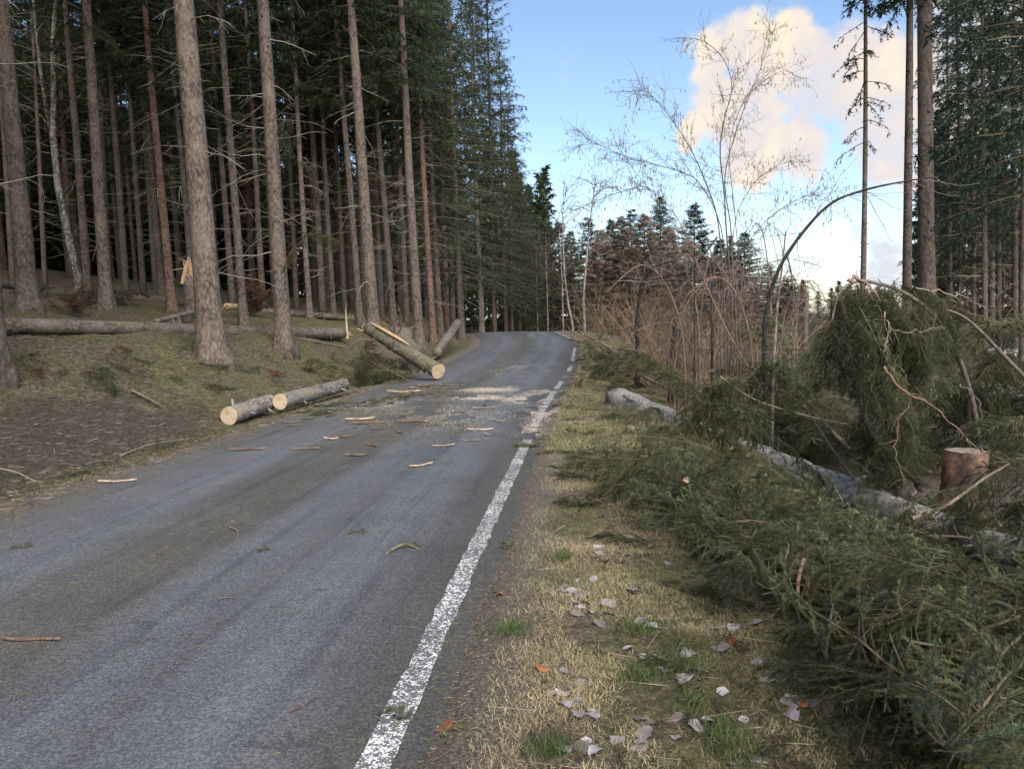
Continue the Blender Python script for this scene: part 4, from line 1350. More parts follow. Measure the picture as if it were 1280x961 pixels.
def root_plate():
    b = place(490, 25.5); D = 25.5; b[2] += 0.2
    rng = np.random.default_rng(31)
    e = tag(bpy.data.objects.new('root_plate', None), 'upturned root plate of tangled brown roots and soil on the bank', 'roots'); col.objects.link(e); e.location = b
    g = G()
    # lumpy disc of soil
    m, n = 12, 18
    V = []
    for i in range(m + 1):
        for j in range(n):
            th = math.pi * i / m; ph = 2 * math.pi * j / n
            r = 0.62 + 0.25 * vnoise(3 * math.cos(ph) + 9, 3 * th + 2) + rng.normal() * 0.03
            V.append([r * math.sin(th) * math.cos(ph) * 1.0, r * math.sin(th) * math.sin(ph) * 0.45, r * math.cos(th) * 0.75 + 0.35])
    q = [[i * n + j, i * n + (j + 1) % n, (i + 1) * n + (j + 1) % n, (i + 1) * n + j] for i in range(m) for j in range(n)]
    g.add(V, None, q, 0, (0.42, 0.75, 0.8))
    obj('soil', g.mesh('soil', M['ground']), e)
    e.scale = (1.25, 1.25, 1.25)
    for k in range(34):
        a = rng.random() * 6.28
        s = sag_path((math.cos(a) * 0.35, -0.1 + rng.normal() * 0.15, 0.4 + math.sin(a) * 0.3), (math.cos(a), rng.normal() * 0.5, math.sin(a) + 0.2), rng.uniform(0.4, 1.1), 7, 0.03, rng, 0.25)
        gg = G(); r = rng.uniform(0.008, 0.035)
        gg.tube(s, np.linspace(r, 0.004, 8), 5)
        obj('root', gg.mesh('root', M['twig_red']), e)


root_plate()

# ------------------------------------------------------------------ boughs
BARE = [make_bough(590 + i, 1.0, 0.3, 0.12, 0.5, 0.2, 10, dens=60, tint=(1.3, 1.05, 0.7), twigcol=(1.5, 1.35, 1.3), twigr=1.15) for i in range(2)]
LAY = [make_bough(600 + i, 1.1, 0.06, 0.03, 0.48, 0.05, 15, flat=True) for i in range(4)]
MIDB = [make_bough(620 + i, 1.5, 0.45, 0.13, 0.42, 0.28, 17, tint=(1.05, 1.0, 0.9)) for i in range(4)]
HANG = [make_bough(640 + i, 1.2, 0.25, 0.20, 0.44, 0.50, 13, tint=(0.98, 1.0, 1.0), sub=0.8) for i in range(4)]
OLIVE = [make_bough(660 + i, 1.1, 0.2, 0.16, 0.42, 0.55, 12, tint=(1.12, 1.02, 0.85), bald=0.12, sub=0.8) for i in range(2)]
BROWNB = [make_bough(680 + i, 0.9, 0.5, 0.05, 0.45, 0.1, 13, needle='needle_brown') for i in range(2)]


def euler_for(heading, pitch, roll):
    return (Matrix.Rotation(heading, 3, 'Z') @ Matrix.Rotation(-pitch, 3, 'Y') @ Matrix.Rotation(roll, 3, 'X')).to_euler()


def bough(parent, me, p, heading, pitch=0.0, roll=0.0, s=1.0, name='bough', off=None):
    p = np.asarray(p, float)
    o = obj(name, me, parent, loc=p - (off if off is not None else 0), rot=euler_for(heading, pitch, roll), scale=float(s))
    return o


def proj(p):
    q = (np.asarray(p, float) - EYE) @ CR
    d = max(-q[2], 0.05)
    return 640 + FPX * q[0] / d, 480.5 - FPX * q[1] / d, d


CLEAR = [(560, 650), (700, 650), (845, 735), (995, 800), (1105, 872), (1165, 1300), (300, 1300)]
TRUNK_SEEN = [(925, 545), (1085, 600), (1085, 662), (925, 606)]
TRUNK_SEEN2 = [(1190, 645), (1300, 680), (1300, 732), (1190, 696)]
STUMP_SEEN = [(1178, 555), (1232, 555), (1232, 592), (1178, 592)]


def inside(P, x, y):
    c = False; j = len(P) - 1
    for i in range(len(P)):
        if (P[i][1] > y) != (P[j][1] > y) and x < (P[j][0] - P[i][0]) * (y - P[i][1]) / (P[j][1] - P[i][1]) + P[i][0]: c = not c
        j = i
    return c


def keeps_clear(p, heading, pitch, L):
    """a bough may not reach over the open verge, nor bury the bare trunk and the stump"""
    d = np.array([math.cos(heading) * math.cos(pitch), math.sin(heading) * math.cos(pitch), math.sin(pitch)])
    w = np.array([-math.sin(heading), math.cos(heading), 0])
    for t in (0.0, 0.25, 0.5, 0.75, 1.0):
        for dz in (0.06, -0.22):
            c0 = np.asarray(p) + d * L * t + [0, 0, dz * t - 0.25 * t * t]
            x, y, dep = proj(c0)
            if inside(CLEAR, x, y): return False
            for k in (-0.3, -0.15, 0.0, 0.15, 0.3):
                x, y, dep = proj(c0 + w * k * L * (1.1 - t))
                if dep < 10.0 and inside(TRUNK_SEEN, x, y): return False
                if dep < 6.9 and inside(TRUNK_SEEN2, x, y): return False
                if dep < 8.0 and inside(STUMP_SEEN, x, y): return False
    return True


def in_poly(poly, n, rng):
    P = np.array(poly, float); lo, hi = P.min(0), P.max(0); out = []
    while len(out) < n:
        x, y = rng.uniform(lo, hi)
        c = False; j = len(P) - 1
        for i in range(len(P)):
            if (P[i, 1] > y) != (P[j, 1] > y) and x < (P[j, 0] - P[i, 0]) * (y - P[i, 1]) / (P[j, 1] - P[i, 1]) + P[i, 0]: c = not c
            j = i
        if c: out.append((x, y))
    return out


def fallen_spruce():
    rng = np.random.default_rng(51)
    K = np.array([at(772, 500, 14.3), at(880, 545, 11.0), at(960, 578, 9.4), at(1040, 608, 8.0), at(1120, 640, 7.1), at(1280, 694, 6.0), at(1480, 770, 4.9), at(1900, 900, 3.9)])
    P = smooth_path(K, 60)
    b = P[0].copy()
    e = tag(bpy.data.objects.new('fallen_spruce', None), 'fallen spruce with lichen-grey trunk and green boughs filling the ditch', 'fallen tree'); col.objects.link(e); e.location = b
    rad = np.linspace(0.215, 0.075, 60)
    rad[:3] = [0.25, 0.24, 0.23]
    g = G(); g.tube(P - b, rad, 18, wob=1 + rng.normal(size=(60, 18)) * 0.035 + rng.normal(size=(60, 1)) * 0.03)
    obj('trunk', g.mesh('fallen_trunk', M['bark_pale']), e)
    for k in range(40):
        i = rng.integers(4, 50); tg = unit(P[i + 1] - P[i]); o_ = rng.normal(size=3); o_ -= (o_ @ tg) * tg; o_ = unit(o_ + [0, 0, 0.4])
        q = P[i] - b; ln = rng.uniform(0.03, 0.35) ** 1.3
        g = G(); g.tube(np.array([q + o_ * rad[i] * 0.8, q + o_ * (rad[i] + ln * 0.5), q + o_ * (rad[i] + ln) + rng.normal(size=3) * 0.02]), [0.014, 0.010, 0.006], 6)
        obj('branch_stub', g.mesh('stub', M['bark_grey']), e)
    # torn butt
    ax = unit(P[0] - P[1])
    for k in range(9):
        p = P[0] - b + rng.normal(size=3) * 0.08; d = unit(ax + rng.normal(size=3) * 0.3); ln = rng.uniform(0.12, 0.3)
        g = G(); g.tube(np.array([p - d * 0.06, p + d * ln * 0.5, p + d * ln]), [0.06, 0.04, 0.008], 5)
        obj('splinter', g.mesh('splinter', M['twig_pale'], smooth=False), e)
    # limbs and boughs in pairs down the trunk
    for i in range(7, 58):
        tg = unit(P[i + 1] - P[i]); hd = math.atan2(tg[1], tg[0])
        for k in range(6):
            a = rng.choice([-1, 1]) * rng.uniform(0.6, 1.5)
            me = (MIDB + HANG + HANG + OLIVE + BARE)[rng.integers(0, 16 if i < 30 else 14)]
            s_, pt = rng.uniform(0.6, 1.1) * (1 if i < 36 else 0.75), rng.uniform(-0.35, 0.65)
            p = P[i] + [0, 0, rng.uniform(-0.05, 0.12)]
            if keeps_clear(p, hd + a, pt, 1.35 * s_):
                bough(e, me, p, hd + a, pt, rng.normal() * 0.5, s_, off=b)
    # long bare limbs
    for (pts, d0, d1, r) in [([(1075, 610), (1040, 560), (1020, 530), (1005, 505)], 7.7, 7.8, 0.014), ([(1085, 625), (1085, 580), (1090, 560), (1110, 540)], 7.5, 7.4, 0.016),
                             ([(965, 575), (985, 590), (1010, 604), (1045, 622)], 8.6, 8.0, 0.022), ([(780, 495), (820, 512), (860, 530), (890, 548)], 13.4, 11.2, 0.03),
                             ([(1130, 660), (1105, 680), (1098, 720), (1100, 780)], 6.7, 6.0, 0.018)]:
        S = smooth_path(pixpath(pts, d0, d1), 14) - b
        g = G(); g.tube(S, np.linspace(r, r * 0.35, 14), 7); obj('limb', g.mesh('limb', M['bark_grey']), e)
    return e, b, P


FS, FSb, FSP = fallen_spruce()


def heap(parent, b, poly, n, meshes, up, rng, pitch=(-0.3, 0.5), heads=None, s=(0.8, 1.2), depth=None):
    """boughs of the thing 'parent' spread over the patch of ground it covers"""
    for (x, y) in in_poly(poly, n, rng):
        if depth is None:
            u = rng.uniform(*up)
            p = gp(x, y, u)
        else:
            p = at(x, y, rng.uniform(*depth))
        h = rng.uniform(-math.pi, math.pi) if heads is None else rng.normal(heads[0], heads[1])
        s_, pt = rng.uniform(*s), rng.uniform(*pitch)
        for _ in range(8):
            if keeps_clear(p, h, pt, 1.3 * s_):
                bough(parent, meshes[rng.integers(0, len(meshes))], p, h, pt, rng.normal() * 0.9, s_, off=b)
                break
            h = rng.uniform(-math.pi, math.pi); s_ *= 0.9


rng = np.random.default_rng(61)
# limbs of the fallen spruce reaching over the verge and down the ditch
heap(FS, FSb, [(860, 560), (1000, 600), (1060, 660), (1090, 740), (1000, 730), (900, 680), (820, 620), (790, 580)], 60, LAY + MIDB + HANG + BARE, (0.05, 0.4), rng, (-0.3, 0.25), heads=(2.8, 1.4), s=(0.7, 1.1))
heap(FS, FSb, [(830, 520), (900, 500), (960, 545), (960, 600), (860, 560)], 22, HANG + MIDB, (0.1, 0.55), rng, (-0.1, 0.6), s=(0.7, 1.1))
heap(FS, FSb, [(1020, 680), (1280, 690), (1280, 960), (1230, 960), (1150, 860), (1060, 790)], 60, HANG + HANG + MIDB + OLIVE, (0.05, 0.55), rng, (-0.3, 0.3), heads=(2.6, 1.6), s=(0.6, 1.0))
heap(FS, FSb, [(1120, 650), (1280, 700), (1280, 800), (1140, 740)], 16, HANG + OLIVE, (0.2, 0.6), rng, (-0.2, 0.4), s=(0.6, 1.0))


heap(FS, FSb, [(900, 610), (1040, 652), (1120, 672), (1110, 760), (1000, 760), (900, 690)], 56, HANG + LAY + MIDB + BARE, (0.1, 0.5), rng, (-1.1, 0.6), s=(0.4, 0.75))
heap(FS, FSb, [(1080, 700), (1290, 720), (1290, 980), (1200, 980), (1130, 860)], 60, HANG + HANG + MIDB + OLIVE + LAY + BARE, (0.1, 0.7), rng, (-1.2, 0.6), s=(0.35, 0.65))
heap(FS, FSb, [(940, 515), (1050, 545), (1200, 600), (1200, 660), (1060, 590), (940, 545)], 40, HANG + MIDB + LAY, None, rng, (-0.4, 0.5), s=(0.6, 1.0), depth=(10.05, 11.5))
heap(FS, FSb, [(840, 600), (940, 650), (1060, 760), (1120, 850), (1040, 830), (900, 740), (820, 670)], 46, LAY + LAY + MIDB, (0.02, 0.2), rng, (-0.15, 0.15), s=(0.4, 0.8))


heap(FS, FSb, [(820, 570), (930, 612), (1060, 668), (1000, 690), (900, 650), (820, 610)], 40, LAY + LAY + MIDB, (0.0, 0.15), rng, (-0.2, 0.2), s=(0.3, 0.55))
heap(FS, FSb, [(1100, 660), (1200, 640), (1290, 640), (1290, 680), (1190, 690)], 24, HANG + MIDB + LAY, (0.1, 0.4), rng, (-0.4, 0.3), s=(0.4, 0.7))


def draped_top():
    """the top of another spruce, snapped and hanging like a curtain"""
    rng = np.random.default_rng(71)
    D = 7.0
    K = np.array([at(1230, 600, 8.4), at(1215, 500, 8.0), at(1185, 420, 7.5), at(1140, 372, 7.1), at(1085, 352, 6.9), at(1052, 362, 6.8), at(1040, 400, 6.7)])
    P = smooth_path(K, 34)
    b = np.array([K[0][0], K[0][1], float(hterr(K[0][0], K[0][1]))])
    e = tag(bpy.data.objects.new('draped_spruce_top', None), 'snapped spruce top hanging like a dark green curtain over the ditch', 'fallen tree'); col.objects.link(e); e.location = b
    g = G(); g.tube(P - b, np.linspace(0.030, 0.008, 34), 9); obj('trunk', g.mesh('top_trunk', M['bark_log']), e)
    g = G(); g.tube(np.array([K[0], b + [0.1, 0.1, 0.3], b + [0.2, 0.1, -0.3]]) - b, [0.030, 0.035, 0.04], 9); obj('trunk_foot', g.mesh('f', M['bark_log']), e)
    for i in range(15, 34):
        for k in range(3):
            h = rng.uniform(-math.pi, math.pi)
            bough(e, HANG[rng.integers(0, 4)], P[i] - [0, 0, rng.uniform(0, 0.1)], h, rng.uniform(-1.3, -0.3), rng.normal() * 0.4, rng.uniform(0.35, 0.6), off=b)
    # the curtain: boughs hung one below another
    for (x, y) in in_poly([(1046, 385), (1075, 366), (1150, 376), (1205, 425), (1190, 510), (1130, 590), (1065, 615), (1040, 560), (1036, 470)], 150, rng):
        p = at(x, y - 30, D + rng.uniform(-0.45, 0.5))
        if not keeps_clear(p, 0.0, -1.4, 0.75): continue
        bough(e, (HANG + HANG + MIDB)[rng.integers(0, 12)], p, rng.uniform(-math.pi, math.pi), rng.uniform(-1.5, -0.9), rng.normal() * 0.6, rng.uniform(0.35, 0.6), off=b)
    for (pts, d0, d1, r) in [([(1105, 458), (1118, 478), (1133, 492), (1165, 508), (1195, 535), (1222, 560)], 6.35, 6.3, 0.017), ([(1136, 503), (1124, 530), (1120, 560), (1126, 590), (1132, 625)], 6.35, 6.3, 0.010),
                             ([(1060, 352), (1075, 349), (1090, 360), (1100, 378)], 6.5, 6.5, 0.02), ([(1118, 413), (1140, 415), (1170, 410), (1182, 412)], 6.5, 6.6, 0.008),
                             ([(1145, 360), (1180, 366), (1205, 372), (1240, 392)], 6.7, 6.9, 0.008), ([(1200, 480), (1222, 500), (1228, 530)], 6.3, 6.3, 0.008),
                             ([(1105, 390), (1112, 412), (1104, 440)], 6.4, 6.3, 0.008), ([(1222, 560), (1240, 568), (1280, 590)], 6.3, 6.2, 0.010)]:
        S = smooth_path(pixpath(pts, d0, d1), 16) - b
        S[1:-1] += rng.normal(size=(14, 3)) * 0.010
        g = G(); g.tube(S, np.linspace(r * 0.8, r * 0.3, 16), 7)
        for _ in range(7):
            i = rng.integers(2, 15); tw = sag_path(S[i], unit(S[min(i + 1, 15)] - S[i]) + rng.normal(size=3) * 0.7, rng.uniform(0.06, 0.25), 4, 0.1, rng, 0.15)
            g.tube(tw, np.linspace(r * 0.3, 0.0012, 5), 4, cap=False)
        obj('limb', g.mesh('limb', M['twig_red'] if r > 0.009 else M['twig_pale']), e)
    return e


draped_top()


def loose_crown(poly, n, D, meshes, label, seed, stem):
    rng = np.random.default_rng(seed)
    K = np.array([at(x, y, d) for x, y, d in stem])
    b = np.array([K[0][0], K[0][1], float(hterr(K[0][0], K[0][1]))])
    e = tag(bpy.data.objects.new('fallen_spruce', None), label, 'fallen tree'); col.objects.link(e); e.location = b
    P = smooth_path(K, 20)
    g = G(); g.tube(P - b, np.linspace(0.034, 0.010, 20) , 9, wob=1 + rng.normal(size=(20, 9)) * 0.06); obj('trunk', g.mesh('t', M['bark_log']), e)
    for (x, y) in in_poly(poly, n, rng):
        p = at(x, y, rng.uniform(*D))
        z = float(hterr(p[0], p[1]))
        if p[2] < z + 0.05: p[2] = z + 0.05
        for _ in range(6):
            h, pt, s_ = rng.uniform(-3.14, 3.14), rng.uniform(-0.7, 0.5), rng.uniform(0.7, 1.2)
            tx = p[0] + math.cos(h) * 1.3 * s_; ty = p[1] + math.sin(h) * 1.3 * s_
            if road_l(ty) + 0.4 < tx < road_r(ty) + 0.1 or not keeps_clear(p, h, pt, 1.3 * s_): continue
            bough(e, meshes[rng.integers(0, len(meshes))], p, h, pt, rng.normal() * 0.5, s_, off=b)
            break
    return e


loose_crown([(1180, 405), (1240, 385), (1290, 405), (1290, 470), (1210, 480)], 26, (10.0, 12.0), MIDB + OLIVE + HANG, 'yellowish green spruce tangle beyond the draped top', 81,
            [(1310, 500, 10), (1260, 450, 10), (1210, 400, 9.8), (1175, 385, 9.6)])
loose_crown([(1180, 440), (1290, 450), (1290, 560), (1160, 560)], 50, (10.5, 14), MIDB + LAY + OLIVE, 'low heap of tangled spruce boughs covering the clearing behind the stump', 82,
            [(1330, 540, 11), (1270, 510, 11.5), (1220, 490, 12), (1180, 480, 12.5)])
loose_crown([(960, 430), (1040, 440), (1040, 560), (960, 540), (930, 480)], 60, (9.6, 13), MIDB + HANG + LAY, 'fallen dark spruce tangle between the hazel and draped top', 83,
            [(1060, 560, 9.8), (1020, 520, 10.5), (980, 490, 11.5), (950, 470, 12.5)])
loose_crown([(730, 420), (800, 440), (830, 490), (760, 500), (720, 450)], 44, (15, 24), MIDB + LAY, 'fallen spruce crown spread along the verge before the thicket', 84,
            [(850, 480, 15), (810, 465, 17), (770, 448, 20), (735, 432, 24)])
loose_crown([(1235, 540), (1290, 520), (1300, 680), (1225, 670)], 22, (5.2, 6.4), HANG + OLIVE, 'hanging green spruce limb in front of the stump', 85,
            [(1360, 700, 5.8), (1335, 600, 5.8), (1300, 548, 5.8), (1262, 545, 5.7)])
loose_crown([(436, 436), (462, 430), (500, 452), (528, 474), (515, 486), (465, 492), (436, 470)], 40, (Dq - 0.3, Dq + 2.2), MIDB + LAY + OLIVE, 'green spruce brush piled under the mossy fallen trunk', 86,
            [(520, 482, Dq), (500, 470, Dq + 0.5), (475, 458, Dq + 1), (445, 445, Dq + 2)])
loose_crown([(55, 345), (150, 348), (190, 365), (140, 385), (60, 380)], 34, (24.5, 29), HANG + LAY, 'dark green spruce brush heaped beneath the slope trees', 87,
            [(60, 380, 25), (95, 370, 27), (130, 365, 28), (180, 368, 28)])

# single boughs lying about
VG = 'cut boughs lying on the verge'
for i, (px, py, h, s) in enumerate([(660, 550, 0.4, 0.75), (690, 560, 2.6, 0.7), (720, 565, -0.5, 0.7), (670, 572, 1.2, 0.6), (700, 540, 0.2, 0.7), (745, 575, 2.0, 0.8), (770, 560, 0.8, 0.8),
                                    (735, 600, 2.9, 0.75), (780, 610, -0.4, 0.8), (760, 640, 2.2, 0.7), (810, 640, 0.4, 0.8), (730, 475, 1.2, 0.9), (745, 500, 2.8, 0.8), (740, 450, 0.3, 1.0), (760, 470, 2.0, 0.9), (735, 435, 1.2, 1.0),
                                    (850, 650, 2.7, 0.7), (820, 690, 2.2, 0.6), (870, 700, 0.3, 0.7), (930, 740, 2.6, 0.6), (900, 720, -0.6, 0.7), (790, 665, 0.8, 0.6), (960, 770, 2.3, 0.5)]):
    p = gp(px, py)
    o = bough(None, LAY[i % 4], [p[0], p[1], float(hg(p[0], p[1])) + 0.05], h, 0.0, random.uniform(-0.2, 0.2), s, name='spruce_bough')
    tag(o, 'green spruce bough lying flat on the grass verge', 'branch', VG)
rng = np.random.default_rng(133)
for i, (x, y) in enumerate(in_poly([(760, 690), (860, 720), (980, 790), (1090, 880), (1130, 960), (900, 960), (840, 860), (790, 780)], 34, rng)):
    p = gp(x, y)
    o = bough(None, (LAY + BARE)[i % 6], [p[0], p[1], float(hg(p[0], p[1])) + 0.02], rng.uniform(-3.1, 3.1), 0.0, rng.normal() * 0.2, float(rng.uniform(0.16, 0.36)), name='spruce_spray')
    tag(o, 'small broken spruce spray lying among the verge leaves', 'twig', 'small sprays on the verge')
rng = np.random.default_rng(153)
for i, (x, y) in enumerate(in_poly([(715, 425), (745, 425), (790, 470), (830, 540), (800, 590), (720, 600), (690, 560), (715, 500)], 46, rng)):
    p = gp(x, y)
    o = bough(None, (LAY + LAY + MIDB)[i % 12], [p[0], p[1], float(hg(p[0], p[1])) + 0.03], rng.uniform(-1.2, 1.2), 0.0, rng.normal() * 0.2, float(rng.uniform(0.35, 0.8)), name='spruce_bough')
    tag(o, 'green spruce bough lying round the torn butt of the fallen spruce', 'branch', 'boughs round the torn butt')
for i, (x, y) in enumerate(in_poly([(712, 440), (735, 440), (770, 500), (740, 560), (690, 560), (700, 500)], 34, rng)):
    p = gp(x, y)
    o = bough(None, (LAY + LAY + BARE)[i % 10], [p[0], p[1], float(hg(p[0], p[1])) + 0.03], rng.uniform(0.3, 2.6), 0.0, rng.normal() * 0.2, float(rng.uniform(0.25, 0.6)), name='spruce_spray')
    tag(o, 'spruce spray strewn on the verge before the torn butt', 'twig', 'sprays on the far verge')
for i, (px, py, h, s) in enumerate([(395, 515, 0.3, 0.7), (430, 508, 2.9, 0.8), (470, 500, 0.5, 0.8), (505, 490, 0.2, 0.8), (360, 522, 2.7, 0.6), (170, 565, 0.5, 0.6), (210, 555, 2.5, 0.55), (185, 560, -0.4, 0.6), (60, 600, 0.8, 0.6),
                                    (20, 600, 2.4, 0.7), (120, 580, 0.3, 0.5), (250, 545, 0.2, 0.5), (450, 470, 1.0, 0.9), (120, 450, 0.4, 0.8), (220, 440, 2.0, 0.8), (180, 470, 3.0, 0.7), (330, 450, 1.0, 0.7)]):
    p = gp(px, py)
    o = bough(None, (LAY + OLIVE)[i % 6], [p[0], p[1], float(hg(p[0], p[1])) + 0.05], h, 0.0, random.uniform(-0.2, 0.2), s, name='spruce_bough')
    tag(o, 'small spruce bough lying on the muddy bank beside the road', 'branch', 'boughs lying on the bank')
rng = np.random.default_rng(163)
for i, (x, y) in enumerate(in_poly([(0, 440), (120, 435), (240, 432), (340, 450), (420, 440), (440, 470), (330, 490), (200, 480), (60, 480), (0, 500)], 44, rng)):
    p = gp(x, y)
    o = bough(None, (LAY + BARE + BROWNB)[i % 8], [p[0], p[1], float(hg(p[0], p[1])) + 0.02], rng.uniform(-3.1, 3.1), 0.0, rng.normal() * 0.2, float(rng.uniform(0.3, 0.7)), name='spruce_spray')
    tag(o, 'broken spruce spray scattered on the mossy slope below the long log', 'twig', 'sprays scattered on the slope')
# live sprigs on the standing spruces
for i, (px, py, D, h, s) in enumerate([(90, 18, 14, 0.4, 0.9), (110, 12, 14, -1.0, 0.9), (100, 30, 14, 2.2, 0.8), (290, 150, 17, 1.5, 0.55), (375, 170, 17, -0.5, 0.8), (370, 200, 17, 2.2, 0.8), (360, 150, 17, 0.8, 0.8), (385, 300, 17, 0.2, 0.7), (380, 295, 17, 1.6, 0.7)]):
    host = [o for o in bpy.data.objects if o.get('label', '').startswith(('straight slim brown', 'slim spruce with a green', 'thick spruce on the bank')[0 if i < 3 else (1 if i == 3 else 2)])][0]
    p = at(px, py, float((np.array(host.location) - EYE) @ FWD))
    hm = host.rotation_euler.to_matrix().inverted()
    o = obj('bough', (MIDB + HANG)[i % 8], host, loc=hm @ (Vector(p) - host.location), rot=euler_for(h, -0.3, 0), scale=s * 1.4)
# dry brown brush
for i, (px, D, s, lab) in enumerate([(322, 29, 1.5, 'dry brown spruce brush propped behind the slope trees'), (96, 20.5, 0.8, 'small dry brown brush behind the long fallen log')]):
    b = place(px, D)
    e = tag(bpy.data.objects.new('dry_brush', None), lab, 'brush'); col.objects.link(e); e.location = b
    for k in range(14):
        o = obj('bough', BROWNB[k % 2], e, loc=(random.uniform(-0.25, 0.25), random.uniform(-0.25, 0.25), random.uniform(0, 0.25)), rot=euler_for(k * 0.9, random.uniform(0.4, 1.4), 0), scale=s * random.uniform(0.7, 1.1))

# ------------------------------------------------------------------ stump
def stump():
    p = at(1206, 612, 8.0)
    b = np.array([p[0], p[1], float(hterr(p[0], p[1]))])
    top = at(1206, 563, 8.0)[2] - b[2]
    rng = np.random.default_rng(15)
    e = tag(bpy.data.objects.new('tree_stump', None), 'broad sawn stump with reddish torn wood among green boughs', 'stump'); col.objects.link(e); e.location = b
    z = np.array([-0.3, 0.0, 0.12, top * 0.6, top - 0.01, top]); a = np.arange(20) * 6.283 / 20
    wob = 1 + 0.16 * np.sin(a * 4 + 1)[None] * np.array([1.8, 1.6, 0.9, 0.4, 0.3, 0.3])[:, None] + rng.normal(size=(1, 20)) * 0.05 + rng.normal(size=(6, 20)) * 0.03
    g = G(); g.tube(np.stack([z * 0, z * 0, z], -1), [0.36, 0.32, 0.25, 0.21, 0.205, 0.19], 20, wob=wob)
    obj('bark', g.mesh('stump', M['stump']), e)
    g = G(); rim = np.stack([np.cos(a) * 0.192, np.sin(a) * 0.192, np.full(20, top + 0.006) + rng.normal(size=20) * 0.004], -1)
    g.add(np.vstack([[0, 0, top + 0.015], rim]), np.stack([np.zeros(20, int), 1 + np.arange(20), 1 + (np.arange(20) + 1) % 20], -1))
    obj('cut_face', g.mesh('cut', M['twig_pale'], smooth=False), e)


stump()

# ------------------------------------------------------------------ loose branches on the right
def stick(name, pts, r, mt, label, group=None, forks=(), cat='branch'):
    P = smooth_path(np.array(pts), 16); b = P[0].copy()
    g = G(); g.tube(P - b, np.linspace(r, r * 0.45, 16), 7)
    for (i, d, ln) in forks:
        s = sag_path(P[i] - b, d, ln, 5, 0.02, np.random.default_rng(i), 0.1)
        g.tube(s, np.linspace(r * 0.5, r * 0.15, 6), 5)
    o = obj(name, g.mesh(name, M[mt]), loc=b)
    return tag(o, label, cat, group)


def sp(l): return [at(x, y, d) for x, y, d in l]


stick('bare_branch', sp([(1005, 697, 3.75), (998, 725, 3.7), (1000, 750, 3.65), (1030, 780, 3.6), (1080, 800, 3.5), (1135, 822, 3.4)]), 0.011, 'twig_red', 'crooked reddish bare branch poking from the bough heap', forks=[(8, (0.6, -0.2, 0.3), 0.3), (11, (0.7, 0.1, -0.2), 0.25)])
stick('bare_branch', sp([(1195, 902, 2.9), (1225, 897, 2.9), (1260, 905, 2.9), (1300, 915, 2.9)]), 0.008, 'twig_red', 'smooth orange-brown twig crossing the lowest boughs in the ditch')
stick('bare_branch', sp([(905, 680, 5.2), (888, 720, 5.0), (905, 760, 4.7), (925, 790, 4.5)]), 0.006, 'twig_pale', 'thin pale forked twig at the edge of the bough heap', forks=[(4, (0.2, 0, 0.7), 0.25)])
stick('bare_branch', sp([(1100, 800, 3.5), (1105, 760, 3.6), (1125, 730, 3.75), (1140, 720, 3.85)]), 0.013, 'bark_grey', 'thick lichened broken limb standing in the bough heap')
stick('bare_branch', sp([(1140, 648, 6.0), (1185, 630, 6.1), (1230, 598, 6.1), (1262, 580, 6.1)]), 0.018, 'twig_pale', 'slanting pale limb crossing in front of the stump')
stick('bare_branch', sp([(1160, 670, 5.9), (1210, 672, 6.0), (1270, 690, 6.0)]), 0.012, 'twig_pale', 'level pale limb below the stump beside the grey trunk')
stick('bare_branch', sp([(900, 470, 9.5), (945, 500, 9.5), (1010, 520, 9.4), (1060, 530, 9.2)]), 0.010, 'twig_pale', 'thin level branch crossing the dark tangle by the hazel')
rng = np.random.default_rng(91)
for i, (x, y) in enumerate(in_poly([(860, 560), (1050, 600), (1280, 700), (1280, 940), (1150, 900), (1000, 780), (840, 680)], 30, rng)):
    p = gp(x, y, rng.uniform(0.2, 0.6)); d = unit([rng.normal(), rng.normal(), rng.normal() * 0.5]); ln = rng.uniform(0.15, 0.4)
    stick('dry_twig', [p, p + d * ln * 0.3 + rng.normal(size=3) * 0.04, p + d * ln * 0.7 + rng.normal(size=3) * 0.05, p + d * ln], rng.uniform(0.0018, 0.0035), 'twig_pale' if rng.random() < 0.6 else 'twig_red', 'thin dry twig caught in the bough heap of the ditch', 'dry twigs in the bough heap', cat='twig')
p = gp(858, 600, 0.4)
log('sawn_branch', p, p + np.array([0.1, 0.35, -0.05]), 0.022, 0.022, 'twig_pale', 'small orange sawn branch end showing in the green boughs', cut0=True, knots=0, seed=30, cat='branch')

# ------------------------------------------------------------------ bits on the road
def bark_piece(seed, L, W, m, curl=0.25):
    rng = np.random.default_rng(seed); n = 8; k = 4
    x = np.linspace(-L / 2, L / 2, n); V = []
    for side in (1, -1):
        for i in range(n):
            w = W * (0.35 + 0.65 * math.sin(math.pi * (i + 0.6) / (n + 0.2))) * rng.uniform(0.8, 1.15)
            for j in range(k):
                u = j / (k - 1) - 0.5
                V.append([x[i] + rng.normal() * 0.004, u * w + 0.012 * math.sin(i * 0.9 + seed), 0.012 + 0.5 * W * curl * (1 - 4 * u * u) + side * 0.004 + 0.012 * (2 * i / n - 1) ** 2])
    q = [];
    for s in (0, 1):
        o = s * n * k
        for i in range(n - 1):
            for j in range(k - 1):
                f = [o + i * k + j, o + i * k + j + 1, o + (i + 1) * k + j + 1, o + (i + 1) * k + j]
                q.append(f[::-1] if s == 0 else f)
    o = n * k
    for i in range(n - 1):
        for j in (0, k - 1):
            q.append([i * k + j, (i + 1) * k + j, o + (i + 1) * k + j, o + i * k + j])
    for j in range(k - 1):
        for i in (0, n - 1):
            q.append([i * k + j, i * k + j + 1, o + i * k + j + 1, o + i * k + j])
    g = G(); g.add(V, None, q)
    return g.mesh('bark_piece', M[m], smooth=False)


